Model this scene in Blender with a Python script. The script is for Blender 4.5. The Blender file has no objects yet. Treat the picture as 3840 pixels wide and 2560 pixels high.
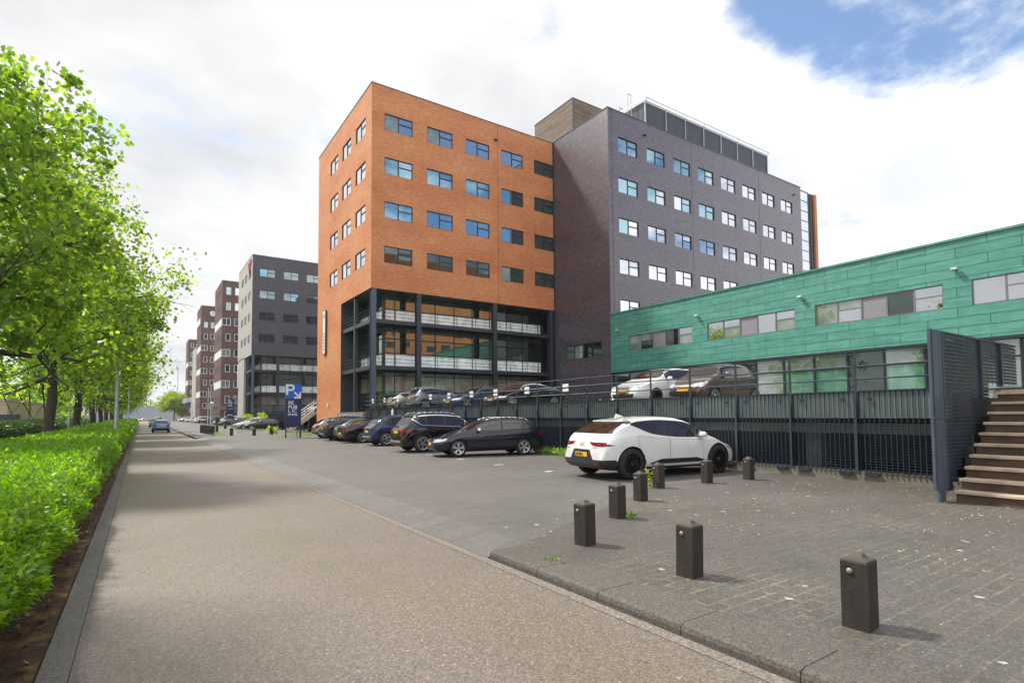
import bpy, bmesh, math, random
import numpy as np
from mathutils import Vector, Matrix
from mathutils.bvhtree import BVHTree
R = math.radians
C = bpy.context.scene.collection
sc = bpy.context.scene
random.seed(7)

# ------------------------------------------------------------------ camera
H = 1.75
cam = bpy.data.cameras.new('camera')
co = bpy.data.objects.new('camera', cam)
C.objects.link(co)
sc.camera = co
YAW, PIT, ROL = 0.593917, 0.0475048, -0.00733808
fw = Vector((math.sin(YAW)*math.cos(PIT), math.cos(YAW)*math.cos(PIT), math.sin(PIT)))
rt = Vector((math.cos(YAW), -math.sin(YAW), 0)); up = rt.cross(fw)
r2 = rt*math.cos(ROL)+up*math.sin(ROL); u2 = -rt*math.sin(ROL)+up*math.cos(ROL)
mw = Matrix((r2, u2, -fw)).transposed().to_4x4()
mw.translation = Vector((0, 0, H))
co.matrix_world = mw
cam.sensor_fit = 'HORIZONTAL'; cam.sensor_width = 36.0
cam.lens = 36.0*2064.56/3840
cam.shift_y = (1454.634-1280)/3840
cam.clip_start = 0.05; cam.clip_end = 4000

# ------------------------------------------------------------------ light
SUN = Vector((-0.40, 0.657, 1.0)).normalized()
EL, AZ = math.asin(SUN.z), math.atan2(SUN.x, SUN.y)
sl = bpy.data.lights.new('sun', 'SUN'); sl.energy = 3.7; sl.angle = R(5.5); sl.color = (1.0, 0.95, 0.87)
so = bpy.data.objects.new('sun', sl); C.objects.link(so)
so.rotation_euler = (-SUN).to_track_quat('-Z', 'Y').to_euler()
so.location = (0, 0, 60)

world = bpy.data.worlds.new('World'); sc.world = world; world.use_nodes = True
wn, wl = world.node_tree.nodes, world.node_tree.links
wn.clear()
def W(t, **k):
    n = wn.new(t)
    for a, b in k.items(): setattr(n, a, b)
    return n
def wmath(op, a, b=None, clamp=False):
    n = W('ShaderNodeMath', operation=op, use_clamp=clamp)
    for i, v in enumerate((a, b)):
        if v is None: continue
        if isinstance(v, (int, float)): n.inputs[i].default_value = v
        else: wl.new(v, n.inputs[i])
    return n.outputs[0]
tc = W('ShaderNodeTexCoord')
sky = W('ShaderNodeTexSky', sky_type='NISHITA', sun_disc=False, sun_elevation=EL, sun_rotation=AZ, altitude=0, air_density=1.0, dust_density=0.6, ozone_density=2.0)
bg1 = W('ShaderNodeBackground'); bg1.inputs[1].default_value = 0.15
wl.new(sky.outputs[0], bg1.inputs[0])
sep = W('ShaderNodeSeparateXYZ'); wl.new(tc.outputs['Generated'], sep.inputs[0])
# project the view direction onto a cloud layer
zz = wmath('ADD', wmath('MAXIMUM', sep.outputs[2], 0.0), 0.16)
cx, cy = wmath('DIVIDE', sep.outputs[0], zz), wmath('DIVIDE', sep.outputs[1], zz)
cmb = W('ShaderNodeCombineXYZ'); wl.new(cx, cmb.inputs[0]); wl.new(cy, cmb.inputs[1])
def wnoise(scale, detail, rough, off):
    mp = W('ShaderNodeMapping'); wl.new(cmb.outputs[0], mp.inputs[0]); mp.inputs['Location'].default_value = off
    n = W('ShaderNodeTexNoise'); wl.new(mp.outputs[0], n.inputs['Vector'])
    n.inputs['Scale'].default_value = scale; n.inputs['Detail'].default_value = detail; n.inputs['Roughness'].default_value = rough
    return n.outputs[0]
def blob(d, lo, hi):
    # 1 inside a cone round direction d, 0 outside
    n = W('ShaderNodeVectorMath', operation='DOT_PRODUCT'); wl.new(tc.outputs['Generated'], n.inputs[0])
    n.inputs[1].default_value = Vector(d).normalized()
    m = W('ShaderNodeMapRange', interpolation_type='SMOOTHSTEP'); wl.new(n.outputs['Value'], m.inputs[0])
    m.inputs[1].default_value = lo; m.inputs[2].default_value = hi
    return m.outputs[0]
n1 = wnoise(1.25, 10, 0.62, (3.1, 0.4, 0))
cov = wmath('MULTIPLY', n1, 1.55)
cov = wmath('ADD', cov, 0.035)                                                        # mostly cloud
for d, lo, hi, k in (((0.77, 0.24, 0.60), 0.965, 0.991, 0.34), ((0.88, 0.17, 0.47), 0.985, 0.999, 0.12), ((0.72, 0.43, 0.55), 0.9965, 0.9998, 0.13), ((0.12, 0.88, 0.46), 0.990, 0.9995, 0.03), ((0.17, 0.79, 0.59), 0.993, 0.9995, 0.10),
                     ((0.46, 0.80, 0.44), 0.995, 0.9998, 0.13), ((0.36, 0.86, 0.37), 0.994, 0.9998, 0.12), ((0.0, 0.955, 0.29), 0.97, 0.999, 0.05), ((0.86, 0.42, 0.30), 0.992, 0.9995, 0.10),
                     ((0.55, -0.55, 0.62), 0.80, 0.97, 0.22), ((0.35, -0.85, 0.52), 0.86, 0.98, 0.19), ((0.86, -0.30, 0.42), 0.93, 0.99, 0.14)):
    cov = wmath('SUBTRACT', cov, wmath('MULTIPLY', blob(d, lo, hi), k))
mr = W('ShaderNodeMapRange', interpolation_type='SMOOTHSTEP'); wl.new(cov, mr.inputs[0])
mr.inputs[1].default_value = 0.43; mr.inputs[2].default_value = 0.66
ramp = W('ShaderNodeValToRGB')
wl.new(wmath('ADD', wmath('MULTIPLY', wnoise(1.1, 8, 0.58, (8.0, 2.7, 1.0)), 1.15), wmath('MULTIPLY', n1, -0.18)), ramp.inputs[0])
ramp.color_ramp.elements[0].position = 0.33; ramp.color_ramp.elements[0].color = (0.75, 0.775, 0.81, 1)
ramp.color_ramp.elements[1].position = 0.53; ramp.color_ramp.elements[1].color = (1.0, 1.0, 1.0, 1)
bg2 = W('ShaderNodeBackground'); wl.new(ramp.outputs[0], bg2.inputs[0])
# clouds opposite the sun, front-lit, brightened further as added fill for shaded walls
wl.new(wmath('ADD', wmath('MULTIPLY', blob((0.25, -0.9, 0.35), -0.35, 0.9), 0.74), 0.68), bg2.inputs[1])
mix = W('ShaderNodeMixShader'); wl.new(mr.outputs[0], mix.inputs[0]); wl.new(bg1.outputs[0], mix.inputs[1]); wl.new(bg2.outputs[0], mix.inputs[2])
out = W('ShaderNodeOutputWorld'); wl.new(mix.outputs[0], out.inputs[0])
sc.view_settings.view_transform = 'Standard'; sc.view_settings.look = 'None'
sc.view_settings.exposure = 0.56; sc.view_settings.gamma = 1.0; sc.view_settings.use_curve_mapping = False
sc.cycles.max_bounces = 6; sc.cycles.diffuse_bounces = 3; sc.cycles.glossy_bounces = 3; sc.cycles.transmission_bounces = 3; sc.cycles.transparent_max_bounces = 6
sc.cycles.caustics_reflective = False; sc.cycles.caustics_refractive = False
sc.cycles.use_denoising = True

# ------------------------------------------------------------------ materials
class MT:
    def __init__(s, name):
        s.m = bpy.data.materials.new(name); s.m.use_nodes = True
        s.n, s.l = s.m.node_tree.nodes, s.m.node_tree.links
        s.b = s.n['Principled BSDF']; s.out = s.n['Material Output']
    def node(s, t, **k):
        n = s.n.new(t)
        for a, b in k.items():
            if a in ('inputs',):
                for i, v in b.items(): n.inputs[i].default_value = v
            else: setattr(n, a, b)
        return n
    def coord(s, kind='Object', scale=(1, 1, 1)):
        t = s.node('ShaderNodeTexCoord'); mp = s.node('ShaderNodeMapping'); s.l.new(t.outputs[kind], mp.inputs[0]); mp.inputs['Scale'].default_value = scale
        return mp.outputs[0]
    def noise(s, scale, detail=3, rough=.6, co=None):
        n = s.node('ShaderNodeTexNoise'); s.l.new(co if co is not None else s.coord(), n.inputs['Vector'])
        n.inputs['Scale'].default_value = scale; n.inputs['Detail'].default_value = detail; n.inputs['Roughness'].default_value = rough
        return n.outputs[0]
    def vor(s, scale, co=None, feature='F1', out='Distance'):
        n = s.node('ShaderNodeTexVoronoi', feature=feature); s.l.new(co if co is not None else s.coord(), n.inputs['Vector']); n.inputs['Scale'].default_value = scale
        return n.outputs[out]
    def ramp(s, fac, stops):
        r = s.node('ShaderNodeValToRGB'); s.l.new(fac, r.inputs[0]); e = r.color_ramp.elements
        while len(e) < len(stops): e.new(0.5)
        for i, (p, c) in enumerate(stops):
            e[i].position = p; e[i].color = (*c, 1) if len(c) == 3 else c
        return r.outputs[0]
    def mix(s, fac, a, b, mode='MIX'):
        n = s.node('ShaderNodeMix', data_type='RGBA', blend_type=mode)
        for sock, v in ((n.inputs[0], fac), (n.inputs[6], a), (n.inputs[7], b)):
            if isinstance(v, (int, float)): sock.default_value = v
            elif isinstance(v, tuple): sock.default_value = (*v, 1)
            else: s.l.new(v, sock)
        return n.outputs[2]
    def math(s, op, a, b=0.0):
        n = s.node('ShaderNodeMath', operation=op)
        for i, v in enumerate((a, b)):
            if isinstance(v, (int, float)): n.inputs[i].default_value = v
            else: s.l.new(v, n.inputs[i])
        return n.outputs[0]
    def color(s, c):
        if isinstance(c, tuple): s.b.inputs['Base Color'].default_value = (*c, 1)
        else: s.l.new(c, s.b.inputs['Base Color'])
    def bump(s, h, strength=.3, dist=.02):
        n = s.node('ShaderNodeBump'); n.inputs['Strength'].default_value = strength; n.inputs['Distance'].default_value = dist
        s.l.new(h, n.inputs['Height']); s.l.new(n.outputs[0], s.b.inputs['Normal'])
    def set(s, **k):
        for a, v in k.items(): s.b.inputs[a.replace('_', ' ')].default_value = v
        return s

def simple(name, c, rough=.5, metal=0.0, var=.12, scale=6.0, bump=0.0, bscale=40, coat=0.0, spec=.5):
    t = MT(name); n = t.noise(scale, 4)
    lo = tuple(max(0, x*(1-var)) for x in c); hi = tuple(x*(1+var) for x in c)
    t.color(t.ramp(n, [(.3, lo), (.7, hi)]))
    t.set(Roughness=rough, Metallic=metal); t.b.inputs['Specular IOR Level'].default_value = spec
    t.b.inputs['Coat Weight'].default_value = coat; t.b.inputs['Coat Roughness'].default_value = .03
    if bump: t.bump(t.noise(bscale, 3), bump, .01)
    return t.m

def brick(name, c1, c2, mortar, blotch, rough=.7, spec=.4, bw=.21, bh=.065, msize=.012, bumps=.5, mott=.3, aniso=(2.2, 8.0)):
    t = MT(name); uv = t.coord('UV')
    b = t.node('ShaderNodeTexBrick'); t.l.new(uv, b.inputs['Vector'])
    b.inputs['Color1'].default_value = (*c1, 1); b.inputs['Color2'].default_value = (*c2, 1); b.inputs['Mortar'].default_value = (*mortar, 1)
    b.inputs['Scale'].default_value = 1; b.inputs['Mortar Size'].default_value = msize; b.inputs['Brick Width'].default_value = bw; b.inputs['Row Height'].default_value = bh
    b.inputs['Bias'].default_value = -.1; b.inputs['Mortar Smooth'].default_value = .3
    big = t.noise(.30, 5, .62, t.coord('UV', (.6, 1.2, 1)))
    mid = t.noise(1.0, 6, .78, t.coord('UV', (*aniso, 1))); wav = t.node('ShaderNodeTexNoise'); t.l.new(t.coord('UV', (.5, 2.2, 1)), wav.inputs['Vector']); wav.inputs['Scale'].default_value = 1.6; wav.inputs['Detail'].default_value = 5; wav.inputs['Distortion'].default_value = 1.2
    k = t.mix(t.ramp(big, [(.36, (0, 0, 0)), (.74, (1, 1, 1))]), b.outputs['Color'], blotch)
    k = t.mix(1.0, k, t.ramp(mid, [(.39, (1-mott,)*3), (.5, (1, 1, 1)), (.61, (1+mott*1.3,)*3)]), 'MULTIPLY')
    k = t.mix(1.0, k, t.ramp(wav.outputs[0], [(.32, (1-mott*.35,)*3), (.68, (1+mott*.35,)*3)]), 'MULTIPLY')
    t.color(k); t.set(Roughness=rough); t.b.inputs['Specular IOR Level'].default_value = spec
    t.bump(t.mix(.5, mid, b.outputs['Fac']), bumps, .03)
    return t.m

def glass(name, tint=(.75, .85, .90), base=(.012, .016, .018), lo=.32, rough=.015, wav=0.0):
    t = MT(name); t.n.remove(t.b)
    g = t.node('ShaderNodeBsdfGlossy'); g.inputs[0].default_value = (*tint, 1); g.inputs['Roughness'].default_value = rough
    d = t.node('ShaderNodeBsdfDiffuse'); n = t.noise(1.5, 2)
    t.l.new(t.ramp(n, [(.35, base), (.7, tuple(x*1.6 for x in base))]), d.inputs[0])
    f = t.node('ShaderNodeFresnel'); f.inputs[0].default_value = 1.5
    mx = t.node('ShaderNodeMixShader'); t.l.new(t.math('ADD', t.math('MULTIPLY', f.outputs[0], 1-lo), lo), mx.inputs[0])
    t.l.new(d.outputs[0], mx.inputs[1]); t.l.new(g.outputs[0], mx.inputs[2]); t.l.new(mx.outputs[0], t.out.inputs[0])
    if wav:
        bp = t.node('ShaderNodeBump'); bp.inputs['Strength'].default_value = wav; bp.inputs['Distance'].default_value = .02
        t.l.new(t.noise(1.1, 1), bp.inputs['Height']); t.l.new(bp.outputs[0], g.inputs['Normal'])
    return t.m

def leafmat(name, cols, trans=.55, rough=.45):
    t = MT(name); g = t.node('ShaderNodeNewGeometry')
    col = t.ramp(g.outputs['Random Per Island'], cols)
    t.color(col); t.set(Roughness=rough); t.b.inputs['Specular IOR Level'].default_value = .5
    tr = t.node('ShaderNodeBsdfTranslucent'); hs = t.mix(.85, col, (.9, 1.0, .25), 'MULTIPLY'); br = t.mix(1.0, hs, (2.95, 2.9, 2.9), 'MULTIPLY'); t.l.new(br, tr.inputs[0])
    mx = t.node('ShaderNodeMixShader'); mx.inputs[0].default_value = trans
    t.l.new(t.b.outputs[0], mx.inputs[1]); t.l.new(tr.outputs[0], mx.inputs[2]); t.l.new(mx.outputs[0], t.out.inputs[0])
    return t.m

MA = {}
MA['orange'] = brick('orange_brick', (.62, .258, .102), (.58, .222, .080), (.60, .30, .15), (.50, .155, .062), rough=.7, spec=.3, mott=.17)
MA['purple'] = brick('purple_brick', (.102, .082, .106), (.062, .048, .062), (.082, .073, .090), (.070, .048, .060), rough=.30, spec=1.0, bumps=.25, mott=.55)
MA['greybrick'] = brick('grey_brick', (.076, .066, .078), (.050, .044, .053), (.07, .066, .07), (.055, .048, .058), rough=.45, spec=.5, mott=.32)
MA['palewall'] = brick('pale_render', (.44, .425, .395), (.40, .385, .36), (.42, .40, .37), (.38, .365, .34), rough=.8, bumps=.1, mott=.06)
MA['brown'] = brick('brown_brick', (.135, .062, .052), (.10, .046, .040), (.12, .075, .065), (.105, .05, .045), rough=.7)
MA['dark'] = simple('anthracite_metal', (.030, .038, .050), .42, .0, .2, 3)
MA['steelblue'] = simple('blue_grey_steel', (.075, .10, .135), .42, .2, .12, 2.5, bump=.05)
MA['frame'] = simple('dark_frame', (.018, .022, .027), .4)
MA['greyframe'] = simple('grey_frame', (.20, .20, .22), .4, .3)
MA['whiteframe'] = simple('white_frame', (.72, .72, .70), .45)
MA['coping'] = simple('zinc_coping', (.10, .10, .12), .4, .5)
MA['glass'] = glass('window_glass', (.86, .88, .93), lo=.55)
MA['glassb'] = glass('window_glass_blue', (.50, .76, .86), (.012, .020, .026), .45)
MA['skyglass'] = glass('sky_mirroring_glass', (.97, .97, 1.0), lo=.82)
MA['lobby'] = glass('lobby_glass', (.80, .86, .80), (.30, .245, .19), .10)
MA['glassd'] = glass('window_glass_dark', (.6, .68, .66), (.012, .018, .016), .12)
MA['glassg'] = glass('shopfront_glass', (.70, .84, .76), (.014, .024, .018), .34)
MA['blind'] = glass('glass_over_blind', (.8, .86, .86), (.16, .19, .17), .18)
MA['panelgrey'] = simple('grey_panel', (.26, .25, .28), .4, 0, .06)
MA['spandrel'] = glass('white_spandrel_glass', (.8, .86, .86), (.86, .90, .88), .07, .08)
MA['frost'] = glass('frosted_fascia_glass', (.7, .78, .74), (.12, .15, .135), .15, .15)
MA['concrete'] = simple('concrete', (.23, .215, .185), .85, 0, .25, 2.0, bump=.3, bscale=25)
MA['dirtyconcrete'] = simple('stained_concrete', (.17, .155, .125), .9, 0, .35, 1.6, bump=.3, bscale=25)
MA['roof'] = simple('roof_felt', (.10, .10, .10), .9)
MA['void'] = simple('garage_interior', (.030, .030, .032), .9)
MA['white'] = simple('white_paint', (.74, .74, .72), .45, 0, .05)
MA['silver'] = simple('galvanised', (.42, .44, .46), .35, .8, .1)
MA['black'] = simple('black_plastic', (.012, .012, .013), .45, 0, .2)
MA['rubber'] = simple('tyre_rubber', (.012, .012, .012), .75, 0, .2, 20)
MA['alloy'] = simple('alloy_rim', (.55, .56, .58), .25, .9, .05)
MA['blackalloy'] = simple('black_rim', (.012, .012, .013), .3, .3, .1)
MA['chrome'] = simple('chrome', (.75, .76, .78), .08, 1.0, .02)
MA['carglass'] = glass('car_glass', (.76, .70, .66), (.014, .010, .008), .07)
MA['lampglass'] = glass('headlamp_glass', (.95, .97, 1.0), (.30, .31, .33), .35, .05)
t = MT('tail_lamp_red'); t.color(t.ramp(t.noise(30, 2), [(.3, (.10, .003, .004)), (.7, (.26, .006, .009))])); t.set(Roughness=.08); MA['tail'] = t.m
MA['plate'] = simple('yellow_plate', (.80, .42, .015), .4, 0, .05)
MA['plateblue'] = simple('plate_blue', (.02, .06, .45), .4)
MA['ink'] = simple('black_ink', (.01, .01, .012), .5)
MA['signblue'] = simple('sign_navy', (.008, .022, .085), .35, 0, .08)
MA['signbright'] = simple('sign_bright_blue', (.005, .10, .52), .35, 0, .05)
MA['red'] = simple('red_enamel', (.45, .015, .03), .4)
MA['bark'] = simple('bark', (.062, .050, .038), .9, 0, .4, 8, bump=.8, bscale=14)
t = MT('dark_hardwood'); oi = t.node('ShaderNodeObjectInfo'); base = t.ramp(t.noise(9, 5, .7, t.coord('Object', (1, 1, .25))), [(.3, (.018, .014, .012)), (.7, (.042, .033, .028))])
k = t.mix(1.0, base, t.ramp(oi.outputs['Random'], [(0, (.78, .78, .80)), (1, (1.25, 1.2, 1.15))]), 'MULTIPLY')
sxyz = t.node('ShaderNodeSeparateXYZ'); t.l.new(t.coord('Object'), sxyz.inputs[0])
k = t.mix(t.math('MULTIPLY', t.ramp(sxyz.outputs[2], [(.50, (0, 0, 0)), (.56, (1, 1, 1))]), .5), k, (.12, .095, .078))                  # worn pale top
k = t.mix(t.ramp(t.vor(26), [(.0, (1, 1, 1)), (.05, (1, 1, 1)), (.075, (0, 0, 0))]), k, (.20, .18, .16)); t.color(k); t.set(Roughness=.72); t.bump(t.noise(60, 3), .4, .01); MA['woodpost'] = t.m
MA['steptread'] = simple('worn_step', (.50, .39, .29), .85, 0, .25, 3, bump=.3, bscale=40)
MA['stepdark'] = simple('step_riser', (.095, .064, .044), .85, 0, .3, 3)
t = MT('hedge_soil'); t.color(t.mix(t.ramp(t.noise(2.6, 5, .7), [(.50, (0, 0, 0)), (.60, (1, 1, 1))]), t.ramp(t.noise(14, 4), [(.3, (.034, .018, .010)), (.7, (.085, .045, .026))]), (.150, .080, .022))); t.set(Roughness=.95); t.bump(t.noise(35, 4), .9, .02); MA['soil'] = t.m
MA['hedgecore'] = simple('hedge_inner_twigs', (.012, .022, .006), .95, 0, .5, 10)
MA['grassm'] = leafmat('grass_blades', [(0, (.10, .20, .02)), (.5, (.16, .28, .03)), (1, (.25, .32, .05))], .35)
MA['leaf'] = leafmat('plane_tree_leaves', [(0, (.062, .118, .016)), (.35, (.108, .182, .022)), (.75, (.172, .250, .032)), (.92, (.24, .30, .045)), (1, (.36, .36, .06))], .58, .34)
MA['leafnew'] = leafmat('young_tree_leaves', [(0, (.14, .20, .015)), (.5, (.20, .26, .018)), (1, (.28, .31, .03))], .5)
MA['leafdark'] = leafmat('dark_green_leaves', [(0, (.02, .05, .008)), (.5, (.03, .075, .01)), (1, (.05, .10, .012))], .3)  # deeper green leaves for the back hedge and the tree belt
MA['hedgeleaf'] = leafmat('hedge_leaves', [(0, (.055, .125, .008)), (.5, (.10, .205, .010)), (.9, (.16, .27, .012)), (1, (.26, .34, .03))], .45, .35)

# ------------------------------------------------------------------ mesh helpers
class MB:
    """collects faces and links them as ONE mesh object; UVs are metres along the dominant plane"""
    def __init__(s): s.v, s.f, s.mi = [], [], []
    def face(s, pts, mi=0):
        i = len(s.v); s.v += [tuple(p) for p in pts]; s.f.append(tuple(range(i, i+len(pts)))); s.mi.append(mi); return s
    def box(s, x0, y0, z0, x1, y1, z1, mi=0):
        x0, x1 = min(x0, x1), max(x0, x1); y0, y1 = min(y0, y1), max(y0, y1); z0, z1 = min(z0, z1), max(z0, z1)
        p = [(x0, y0, z0), (x1, y0, z0), (x1, y1, z0), (x0, y1, z0), (x0, y0, z1), (x1, y0, z1), (x1, y1, z1), (x0, y1, z1)]
        i = len(s.v); s.v += p
        for q in ((0, 3, 2, 1), (4, 5, 6, 7), (0, 1, 5, 4), (1, 2, 6, 5), (2, 3, 7, 6), (3, 0, 4, 7)):
            s.f.append(tuple(i+k for k in q)); s.mi.append(mi)
        return s
    def tube(s, p, q, r0, r1=None, n=8, mi=0, cap=True):
        p, q = Vector(p), Vector(q); r1 = r0 if r1 is None else r1
        d = (q-p).normalized(); a = d.orthogonal().normalized(); b = d.cross(a); i = len(s.v)
        for c, r in ((p, r0), (q, r1)):
            for k in range(n):
                t = 2*math.pi*k/n+math.pi/n; s.v.append(tuple(c+a*math.cos(t)*r+b*math.sin(t)*r))
        for k in range(n):
            s.f.append((i+k, i+(k+1) % n, i+n+(k+1) % n, i+n+k)); s.mi.append(mi)
        if cap:
            s.f.append(tuple(i+k for k in reversed(range(n)))); s.mi.append(mi); s.f.append(tuple(i+n+k for k in range(n))); s.mi.append(mi)
        return s
    def bar(s, p, q, w, h, mi=0):
        """rectangular bar between p and q, w wide (horizontal), h high"""
        p, q = Vector(p), Vector(q); d = (q-p).normalized()
        a = d.cross(Vector((0, 0, 1)));  a = a.normalized() if a.length > 1e-4 else Vector((1, 0, 0)); b = a.cross(d)
        i = len(s.v)
        for c in (p, q):
            for sx, sy in ((-1, -1), (1, -1), (1, 1), (-1, 1)): s.v.append(tuple(c+a*sx*w/2+b*sy*h/2))
        for k in range(4): s.f.append((i+k, i+(k+1) % 4, i+4+(k+1) % 4, i+4+k)); s.mi.append(mi)
        s.f += [(i+3, i+2, i+1, i), (i+4, i+5, i+6, i+7)]; s.mi += [mi, mi]
        return s
    def prism(s, pts, d, mi=0, mside=None):
        """closed prism: outline pts extruded by vector d"""
        n = len(pts); a = [Vector(p) for p in pts]; b = [p+Vector(d) for p in a]; i = len(s.v); s.v += [tuple(p) for p in a+b]
        s.f.append(tuple(i+k for k in reversed(range(n)))); s.f.append(tuple(i+n+k for k in range(n))); s.mi += [mi, mi]
        for k in range(n): s.f.append((i+k, i+(k+1) % n, i+n+(k+1) % n, i+n+k)); s.mi.append(mi if mside is None else mside)
        return s
    def lathe(s, prof, axis='z', n=16, c=(0, 0, 0), mi=0):
        i = len(s.v); m = len(prof); c = Vector(c)
        for k in range(n):
            t = 2*math.pi*k/n
            for r, h in prof:
                p = (r*math.cos(t), r*math.sin(t), h) if axis == 'z' else (r*math.cos(t), h, r*math.sin(t))
                s.v.append(tuple(c+Vector(p)))
        for k in range(n):
            for j in range(m-1):
                a, b = i+k*m+j, i+((k+1) % n)*m+j
                s.f.append((a, b, b+1, a+1)); s.mi.append(mi)
        return s
    def build(s, name, mats, parent=None, smooth=False, local=False, bevel=0):
        me = bpy.data.meshes.new(name); me.from_pydata(s.v, [], s.f)
        for m in (mats if isinstance(mats, (list, tuple)) else [mats]): me.materials.append(m)
        me.polygons.foreach_set('material_index', s.mi)
        uv = me.uv_layers.new(name='UVMap'); co_ = me.vertices
        arr = np.zeros(len(me.loops)*2, dtype=np.float32)
        for p in me.polygons:
            n = p.normal; ax = max(range(3), key=lambda k: abs(n[k]))
            for li in p.loop_indices:
                v = co_[me.loops[li].vertex_index].co
                arr[2*li], arr[2*li+1] = ((v.y, v.z), (v.x, v.z), (v.x, v.y))[ax]
        uv.data.foreach_set('uv', arr)
        if smooth: me.polygons.foreach_set('use_smooth', [True]*len(me.polygons))
        o = bpy.data.objects.new(name, me); C.objects.link(o)
        if parent: par(o, parent, local)
        if bevel:
            b = o.modifiers.new('bevel', 'BEVEL'); b.width = bevel; b.segments = 2; b.limit_method = 'ANGLE'; b.angle_limit = R(40)
        return o
def par(o, p, local=False):
    o.parent = p
    if not local: o.matrix_parent_inverse = Matrix.Translation(-Vector(p.location))
def tag(o, label=None, cat=None, group=None, kind=None):
    for k, v in (('label', label), ('category', cat), ('group', group), ('kind', kind)):
        if v: o[k] = v
    return o
def empty(name, loc, label=None, cat=None, group=None, rz=0.0):
    o = bpy.data.objects.new(name, None); o.empty_display_size = .3; C.objects.link(o); o.location = loc; o.rotation_euler = (0, 0, rz)
    return tag(o, label, cat, group)
def kids(o): return list(o.children)
def copy_tree(o, parent=None):
    c = o.copy(); C.objects.link(c)
    if parent: c.parent = parent
    for ch in kids(o): copy_tree(ch, c)
    return c
def struct(o): o['kind'] = 'structure'; return o
def text_mesh(name, txt, size, mat, parent, loc, rot, ext=.004, align='LEFT', bold=0.0, sx=1.0):
    cu = bpy.data.curves.new(name, 'FONT'); cu.body = txt; cu.size = size; cu.extrude = ext; cu.align_x = align; cu.offset = bold
    to = bpy.data.objects.new(name, cu); C.objects.link(to)
    bpy.context.view_layer.update()
    me = bpy.data.meshes.new_from_object(to.evaluated_get(bpy.context.evaluated_depsgraph_get()))
    C.objects.unlink(to); bpy.data.objects.remove(to)
    me.materials.clear(); me.materials.append(mat)
    o = bpy.data.objects.new(name, me); C.objects.link(o); o.location = loc; o.rotation_euler = rot; o.scale = (sx, 1, 1)
    if parent: par(o, parent)
    return o

# ------------------------------------------------------------------ ground, road, pavement
def ground_mat(name, base, hi, grain, tile=None, stains=None, rough=.85, bumps=.4, moss=0.0, specks=0.0, tint=None, spec=.3):
    t = MT(name); oc = t.coord('Object')
    big = t.noise(.22, 4, .6, oc); fine = t.noise(grain, 2, .7, oc); v = t.vor(grain*1.3, oc, out='Color')
    g = t.node('ShaderNodeRGBToBW'); t.l.new(v, g.inputs[0])
    k = t.mix(t.ramp(fine, [(.3, (0, 0, 0)), (.7, (1, 1, 1))]), base, hi)
    k = t.mix(.8, k, t.ramp(g.outputs[0], [(.0, (.45, .45, .45)), (.6, (1.0, 1.0, 1.0)), (.88, (1.35, 1.33, 1.28)), (1.0, (2.7, 2.65, 2.5))]), 'MULTIPLY')
    if tint: k = t.mix(t.ramp(t.noise(.55, 3, .55, t.coord('Object', (1, .16, 1))), [(.40, (0, 0, 0)), (.62, (1, 1, 1))]), k, t.mix(1.0, k, tint, 'MULTIPLY'))
    k = t.mix(1.0, k, t.ramp(big, [(.3, (.86, .86, .86)), (.7, (1.1, 1.1, 1.1))]), 'MULTIPLY')
    if stains: k = t.mix(t.ramp(t.noise(.8, 5, .7, oc), [(.50, (0, 0, 0)), (.74, (.75, .75, .75))]), k, t.mix(1.0, k, stains, 'MULTIPLY'))
    if tile:
        bw, bh = tile; b = t.node('ShaderNodeTexBrick'); t.l.new(oc, b.inputs['Vector']); b.inputs['Scale'].default_value = 1
        b.inputs['Brick Width'].default_value = bw; b.inputs['Row Height'].default_value = bh; b.inputs['Mortar Size'].default_value = .008; b.inputs['Mortar Smooth'].default_value = .2
        b.inputs['Color1'].default_value = (.88, .88, .88, 1); b.inputs['Color2'].default_value = (1.1, 1.1, 1.1, 1); b.inputs['Mortar'].default_value = (1.38, 1.30, 1.08, 1)
        k = t.mix(.8, k, b.outputs['Color'], 'MULTIPLY')
        if moss:
            # moss and fallen blossom caught in the joints
            ms = t.ramp(t.noise(7, 5, .75, oc), [(.48, (0, 0, 0)), (.56, (1, 1, 1))]); zone = t.ramp(t.noise(.45, 3, .5, oc), [(.45, (0, 0, 0)), (.62, (1, 1, 1))])
            b2 = t.node('ShaderNodeTexBrick'); t.l.new(oc, b2.inputs['Vector']); b2.inputs['Scale'].default_value = 1
            b2.inputs['Brick Width'].default_value = bw; b2.inputs['Row Height'].default_value = bh; b2.inputs['Mortar Size'].default_value = .012
            k = t.mix(t.mix(1.0, t.mix(1.0, ms, zone, 'MULTIPLY'), t.math('MULTIPLY', b2.outputs['Fac'], moss), 'MULTIPLY'), k, (.185, .170, .085))
    if specks:
        k = t.mix(t.ramp(t.vor(9, oc), [(.0, (1, 1, 1)), (.045, (1, 1, 1)), (.06, (0, 0, 0))]), k, (.36, .34, .30))
    t.color(k); t.set(Roughness=rough); t.b.inputs['Specular IOR Level'].default_value = spec
    t.bump(g.outputs[0], bumps, .006)
    return t.m
MA['road'] = ground_mat('exposed_aggregate_road', (.112, .089, .074), (.190, .158, .134), 46, tint=(1.0, 1.0, .82), bumps=.5, rough=.62, spec=.65)
MA['pave'] = ground_mat('grey_pavers', (.066, .058, .050), (.106, .096, .084), 40, tile=(.3, .15), stains=(.7, .7, .7), moss=1.0, specks=1, rough=.60, bumps=.3, spec=.6)
MA['lot'] = ground_mat('car_park_asphalt', (.088, .083, .077), (.134, .128, .119), 60, tile=(.6, .3), stains=(.9, .9, .9), rough=.58, bumps=.25, spec=.6)
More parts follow.
